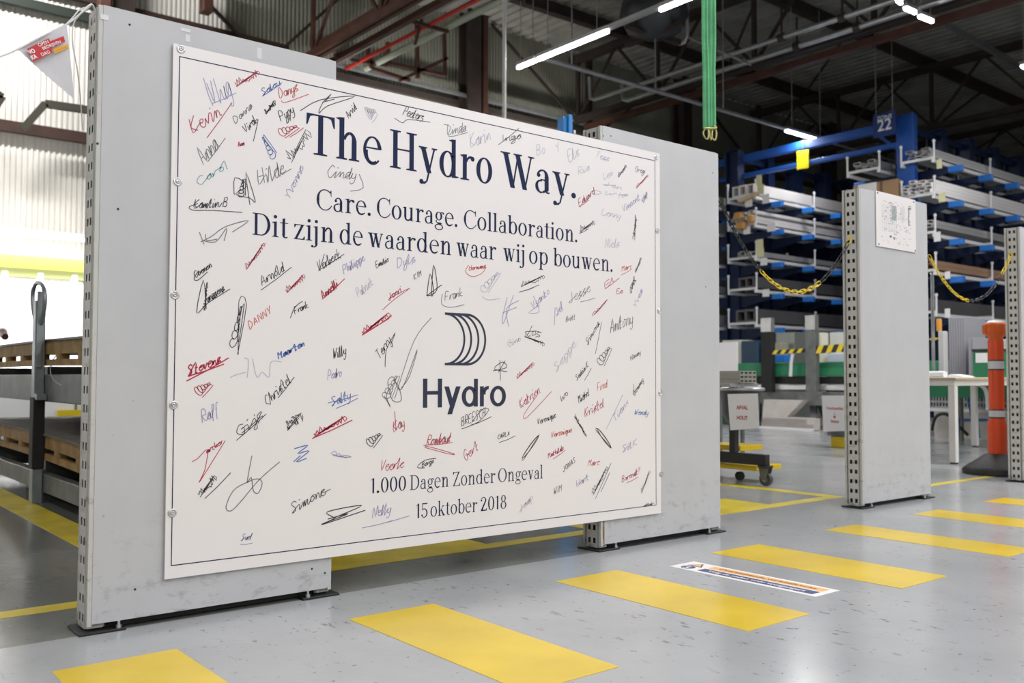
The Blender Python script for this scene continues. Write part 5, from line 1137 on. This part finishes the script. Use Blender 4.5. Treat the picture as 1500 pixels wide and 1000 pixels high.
for i in range(4):
    for j in range(3):
        x = pa.x+w_*(i+.5); z = pa.z+h_*(j+.5); b = MB(); hw, hh, wl = w_*.47, h_*.47, w_*.13
        o4 = ((-1, -1), (1, -1), (1, 1), (-1, 1)); vs = [(x+hw*p, YS, z+hh*q) for p, q in o4]+[(x+(hw-wl)*p, YS, z+(hh-wl)*q) for p, q in o4]+[(x+hw*p, YS+1.5, z+hh*q) for p, q in o4]+[(x+(hw-wl)*p, YS+1.4, z+(hh-wl)*q) for p, q in o4]
        b.add(vs, [(0,1,5,4),(1,2,6,5),(2,3,7,6),(3,0,4,7),(0,8,9,1),(1,9,10,2),(2,10,11,3),(3,11,8,0),(4,5,13,12),(5,6,14,13),(6,7,15,14),(7,4,12,15),(12,13,14,15),(8,11,10,9)])
        single(b, 'hollow_profile', mat('profile_beige', (.36, .35, .31), .4, .3), (x, YS, z), f'{ORD[i]} hollow profile from the left in the {("bottom", "middle", "top")[j]} row of the small stack', 'profile', 'stacked hollow profiles over the trolley')

# waste trolley with sheet
XT = 5.1
yt = at_x(1074, 640, XT).y; yC = at_x(1122, 690, XT).y; t = thing('waste_trolley', (XT, yt, 0), 'black and yellow wheeled waste trolley with a white paper notice', 'trolley')
zb0, zb1 = at_x(1100, 680, XT).z, at_x(1100, 664, XT).z
MB().bbox(XT-.02, XT+.03, yC-.01, yt+.25, zb0, zb1, .003).build('base_bar', BLACKP, t)
MB().bbox(XT+.02, XT+.3, yt-.17, yt+.3, zb0-.045, zb0-.01, .003).bbox(XT+.05, XT+.3, yt-.02, yt+.3, zb1+.005, zb1+.04, .003).build('yellow_platform', YELLOW, t)
MB().bbox(XT-.015, XT+.03, yt-.024, yt+.024, zb1, .64, .003).build('mast', BLACKP, t)
rg = [(XT+.03+.14*math.cos(a), yt-.04+.155*math.sin(a), .625) for a in [2*math.pi*i/24 for i in range(24)]]
MB().tube(rg, .012, 6, True).build('bag_ring', GALV, t)
b = MB(); n = 24; prof = [(.15, .0), (.14, -.03), (.13, -.1), (.13, -.16), (.10, -.22), (.06, -.24)]
b.lathe((XT+.03, yt-.04, .625), [(r*.9, z) for r, z in prof[::-1]], 20, 1, 1.1); b.build('bag', mat('bag_dark', (.05, .055, .055), .35), t)
MB().tube([(XT, yC+.005, zb0-.012), (XT, yC+.005, zb0)], .05, 10).build('caster_plate', BLACKP, t)
r = .044; MB().tube([(XT-.014, yC, r), (XT+.014, yC, r)], r, 18).build('wheel', mat('wheel_grey', (.07, .07, .07), .5), t); MB().tube([(XT-.017, yC, r), (XT+.017, yC, r)], r*.45, 12).build('wheel_hub', GALV, t)
MB().prism([(yC-.035, zb0-.012), (yC+.04, zb0-.012), (yC+.025, r), (yC-.012, r-.01)], 0, XT-.024, XT-.018).prism([(yC-.035, zb0-.012), (yC+.04, zb0-.012), (yC+.025, r), (yC-.012, r-.01)], 0, XT+.018, XT+.024).build('caster_fork', STEELG, t)
MB().tube([(XT+.12, yt+.05, .03), (XT+.15, yt+.05, .03)], .03, 14).build('wheel', BLACKP, t)
redp = mat('print_red', (.50, .06, .05), .6)
def notice(px, X_, lines, lb, par=None):
    pts = [at_x(x, y, X_) for x, y in px]; t = thing('paper_notice', (pts[0]+pts[2])/2, lb, 'notice'); quad3('paper', WHITEP, t, pts, .002)
    for tx, cx_, cy_, s_, m_ in lines: text_mesh('notice_text', tx, s_, m_, t, at_x(cx_, cy_, X_-.004), (0, -1, 0), (0, 0, 1), .85, .0006)
    return t
notice(((1066, 577), (1110, 576), (1112.5, 627), (1070, 630)), XT-.135, (('AFVAL', 1087, 597, .036, redp), ('HOUT', 1087, 612, .036, redp)), 'white paper notice with two red words on the waste trolley')
t2 = thing('waste_bin', (8.4, at_x(1222, 600, 8.4).y, 0), 'grey wire-rimmed bin with a white notice beside the third panel', 'bin'); yb2 = at_x(1222, 600, 8.4).y
MB().lathe((8.55, yb2, .0), [(.15, .12), (.17, .3), (.18, .5)], 20).build('bag', mat('bag_grey', (.10, .11, .11), .4), t2); MB().tube([(8.55+.19*math.cos(a), yb2+.21*math.sin(a), .505) for a in [2*math.pi*i/24 for i in range(24)]], .018, 6, True).build('rim', GALV, t2)
MB().bbox(8.45, 8.65, yb2-.12, yb2+.08, 0, .12, .01).build('base', YELLOW, t2)
notice(((1204, 579), (1239, 579), (1239, 631), (1206, 632)), 8.3, (('Voorbeelden', 1223, 598, .042, redp), ('Bakjes', 1223, 617, .042, redp), ('|', 1222.5, 607, .06, redp)), 'white paper notice with red words and an arrow on the bin beside the third panel')
a = at_x(1222.5, 610.5, 8.295); MB().add([a+Vector((0, .018, .008)), a+Vector((0, -.018, .008)), a+Vector((0, 0, -.018))], [(0, 1, 2)]).build('arrow_head', redp, bpy.data.objects['paper_notice.001'])

# ------------------------------------------------------------------ white table
TW = mat('table_white', (.74, .73, .70), .45); TEDGE = mat('table_edge', (.50, .38, .22), .6)
t = thing('work_table', (7.65, 3.58, 0), 'white table with square legs behind the orange bollard', 'table')
xl, yl = 7.60, 3.64; xr, yr = 9.8, 4.42; zt = .705
MB().bbox(xl-.03, xr, yl-.05, yr+.05, zt-.018, zt+.004, .003).build('table_top', TW, t); MB().bbox(xl-.032, xr, yl-.053, yl-.05, zt-.016, zt+.002, .001).bbox(xl-.034, xl-.031, yl-.05, yr+.05, zt-.016, zt+.002, .001).build('table_edge', TEDGE, t)
MB().bbox(xl-.005, xl+.02, yl-.02, yr+.02, zt-.065, zt-.019, .003).bbox(xl, xr-.05, yl-.025, yl, zt-.065, zt-.019, .003).bbox(xl, xr-.05, yr, yr+.02, zt-.065, zt-.019, .003).build('apron', TW, t)
lp = None
for xx, yy in ((xl, yl-.025), (xl, yr-.03), (xr-.12, yl-.025), (xr-.12, yr-.03)):
    if lp is None: lp = MB().bbox(0, .055, 0, .055, .012, zt-.066, .003).build('leg', TW, t, local=True); lg = lp; ft = MB().bbox(.005, .05, .005, .05, 0, .012, .002).build('foot_cap', BLACKP, lp, local=True)
    else: lg = share('leg', lp, t, (0, 0, 0)); share('foot_cap', ft, lg, (0, 0, 0))
    lg.location = Vector((xx, yy, 0))-ROOTLOC[t.name]
t = thing('paper_roll', (7.7, 4.0, zt), 'white roll of paper lying on the table beside the third panel', 'roll')
b = MB(); b.tube([(7.66, 3.72, zt+.03), (7.8, 4.45, zt+.03)], .026, 16).build('rolled_paper', WHITEP, t); b = MB(); b.bbox(7.62, 7.9, 3.63, 4.3, zt+.004, zt+.006, .0005).build('flat_sheet', WHITEP, t)
b = MB(); b.prism([(3.60, zt+.006), (3.78, zt+.006), (3.72, zt+.03), (3.65, zt+.02)], 0, 7.75, 7.95); single(b, 'crumpled_paper', WHITEP, (7.8, 3.68, zt), 'small crumpled paper on the table next to the roll', 'paper')
# green box on table
t = thing('green_box', (8.6, 3.75, zt), 'dark green box with a white label on the table behind the bollard', 'box')
a, c = at_x(1424, 512, 8.6), at_x(1465, 545, 8.6); MB().bbox(8.6, 8.9, c.y, a.y, zt+.004, a.z, .008).build('case', mat('box_green', (.01, .16, .07), .45), t); MB().box(8.594, 8.6, at_x(1446, 520, 8.594).y, at_x(1429, 520, 8.594).y, at_x(1430, 531, 8.594).z, at_x(1430, 517, 8.594).z).build('label', WHITEP, t); MB().bbox(8.597, 8.9, c.y-.004, a.y+.004, a.z-.02, a.z+.006, .003).build('lid', BLACKP, t)
# bench behind the table that carries the upright goods
yb0, yb1 = at_x(1482, 560, 9.7).y, at_x(1330, 560, 9.7).y; ZB = .70
t = thing('side_bench', (9.7, (yb0+yb1)/2, 0), 'dark green bench behind the table carrying upright sheets and posts', 'bench')
MB().bbox(9.7, 11.0, yb0, yb1, ZB-.05, ZB, .005).build('bench_top', DARKSTEEL, t); MB().bbox(9.75, 10.9, yb0+.05, yb1-.05, ZB-.20, ZB-.051, .005).build('front_panel', GRN, t)
for yy in (yb0+.1, yb1-.15): MB().bbox(10.6, 10.66, yy, yy+.06, 0, ZB-.201, .003).build('leg', STEELG, t)
# stacks of upright grey sheets behind the table
def sheets(px0, px1, yt_, yb_, X_, n, m_, lb):
    a, c = at_x(px0, yt_, X_), at_x(px1, yb_, X_); w_ = (a.y-c.y)/n; grp = 'upright sheets: '+lb
    for i in range(n):
        b = MB().bbox(X_, X_+.5, a.y-w_*(i+1)+w_*.06, a.y-w_*i-w_*.06, ZB, a.z-random.uniform(0, .02), .002); single(b, 'upright_sheet', m_, (X_, a.y-w_*(i+.5), 0), f'{ORD[i]} grey sheet from the left '+lb, 'sheet', grp)
SG = mat('sheet_grey', (.30, .30, .33), .5)
sheets(1389, 1415, 465, 545, 10.4, 7, SG, 'in the tall upright pack behind the table')
sheets(1418, 1428, 494, 545, 10.2, 2, SG, 'in the short upright pair left of the green box')
bgbox(1374, 485, 1383, 545, 9.9, .1, mat('post_pale', (.5, .5, .5), .5), 'pale_post', 'pale upright post behind the table near the third panel', 'post', ZB)
bgbox(1363, 400, 1366, 560, 9.8, .06, GALV, 'steel_post', 'slim galvanised post right at the edge of the third panel', 'post', ZB)
bgbox(1371, 467, 1377, 485, 9.95, .05, mat('hazard_orange', (.65, .30, .05), .5), 'orange_marker', 'small orange marker above the pale post', 'marker')
bgbox(1462, 497, 1476, 560, 10.5, .4, mat('cab_grey', (.50, .50, .51), .5), 'grey_cabinet', 'light grey cabinet behind the bollard next to the right panel', 'cabinet', ZB)
chain('barrier_chain', ((1361, 497), (1444, 487), (1400, 493)), 6.0, ((0, .3, 'y'), (.3, .75, 'b'), (.75, 1.1, 'y')), 'distant yellow and black chain at table height behind the table', pitch=.05)
# machine frame with grid & blue trestle
t = thing('wire_crate', (11.0, 5.6, .3), 'grey wire crate on the floor line behind the table legs', 'crate')
a, c = at_x(1362, 583, 11.0), at_x(1480, 599, 11.0); b = MB(); zc0, zc1 = c.z, at_x(1400, 580, 11.0).z
for k_ in range(26): y = a.y+(c.y-a.y)*k_/25; b.box(11.0, 11.01, y-.008, y+.008, zc0, zc1)
for z in (zc0, (zc0+zc1)/2, zc1): b.box(10.995, 11.012, c.y, a.y, z-.012, z+.012)
b.build('mesh_side', GALV, t); MB().box(11.1, 11.4, c.y, a.y, zc0, zc1).build('crate_body', BLACKP, t); MB().box(10.98, 11.5, c.y, a.y, zc0-.05, zc0-.012).build('crate_base', WHITEP, t); MB().box(11.1, 11.4, c.y, a.y, 0, zc0-.05).build('plinth', wpan, t)
TB = mat('trestle_blue', (.02, .10, .30), .45)
t = thing('blue_trestle', (10.0, 4.6, 0), 'blue steel trestle leg behind the table and bollard', 'trestle'); P2 = lambda x, y: at_x(x, y, 10.0)
b = MB().bar(P2(1424, 590), P2(1431, 641), .06, .05).bar(P2(1411, 615), P2(1447, 615), .04, .03).bar(P2(1403, 612), P2(1401, 641), .04, .04).bar(P2(1424, 590), P2(1424, 556), .08, .05); b.build('leg_frame', TB, t)
b = MB().tube(smooth([tuple(at_x(x, y, 10.3)) for x, y in ((1365, 630), (1370, 612), (1380, 606), (1392, 610), (1405, 625), (1418, 637))]), .018, 6); single(b, 'floor_hose', BLACKP, at_x(1380, 606, 10.3), 'curved black hose behind the table legs', 'hose')
b = MB().tube(smooth([tuple(at_x(x, y, 9.6)) for x, y in ((1434, 563), (1442, 568), (1446, 580), (1447, 600))]), .02, 6); single(b, 'white_pipe', PIN, at_x(1440, 570, 9.6), 'white bent pipe just left of the bollard', 'pipe')

# ------------------------------------------------------------------ orange bollard
ORG = mat('bollard_orange', (.80, .075, .008), .4); ORT = mat('bollard_cap_orange', (.75, .13, .012), .4); REF = mat('reflective_white', (.72, .73, .75), .35); RUB = mat('rubber_black', (.018, .018, .019), .55, noise=.2, nscale=20, bump=.3)
bc = at_z(1460, 684, 0); bx_, by_ = 7.08, 3.06; t = thing('flexible_bollard', (bx_, by_, 0), 'orange flexible bollard with two reflective bands on a black rubber foot', 'bollard')
def zb(y): return at_x(1455, y, bx_).z
k = (at_x(1442, 650, bx_).y-at_x(1472, 650, bx_).y)/2*.78
rad = lambda px: px/2*.78/15.0*k/.78
k *= 1.27; R_ = lambda px: k*px/30
MB().lathe((bx_, by_, 0), [(R_(27), zb(667)), (R_(27), zb(625)), (R_(25), zb(617)), (R_(22), zb(612)), (R_(22), zb(500)), (R_(20), zb(497)), (R_(20), zb(494))], 24).build('tube', ORG, t)
MB().lathe((bx_, by_, 0), [(R_(20), zb(499)), (R_(21), zb(494)), (R_(31), zb(490)), (R_(33), zb(486)), (R_(33), zb(477)), (R_(28), zb(473)), (R_(20), zb(471.5))], 16).build('head', ORT, t)
MB().lathe((bx_, by_, 0), [(R_(27), zb(472.5)), (R_(20), zb(470)), (R_(8), zb(469))], 16).build('cap_disc', REF, t)
g_ = MB()
for i in range(8): an = i*math.pi/4+.3; g_.bar((bx_+R_(33)*math.cos(an), by_+R_(33)*math.sin(an), zb(489)), (bx_+R_(33)*math.cos(an), by_+R_(33)*math.sin(an), zb(476)), .012, .012)
g_.build('head_ribs', ORT, t)
for y0_, y1_ in ((541, 528), (611, 600)):
    MB().lathe((bx_, by_, 0), [(R_(22.6), zb(y0_)), (R_(22.6), zb(y1_))], 24).build('reflective_band', REF, t)
    for yy in (y0_, y1_): MB().lathe((bx_, by_, 0), [(R_(22.9), zb(yy+.8)), (R_(22.9), zb(yy-.8))], 24).build('band_edge', BLACKP, t)
MB().lathe((bx_, by_, 0), [(.235, 0), (.24, .03), (.215, .055), (.15, .10), (.10, .135), (.075, .15)], 28, 1, 1.0).build('rubber_foot', RUB, t)
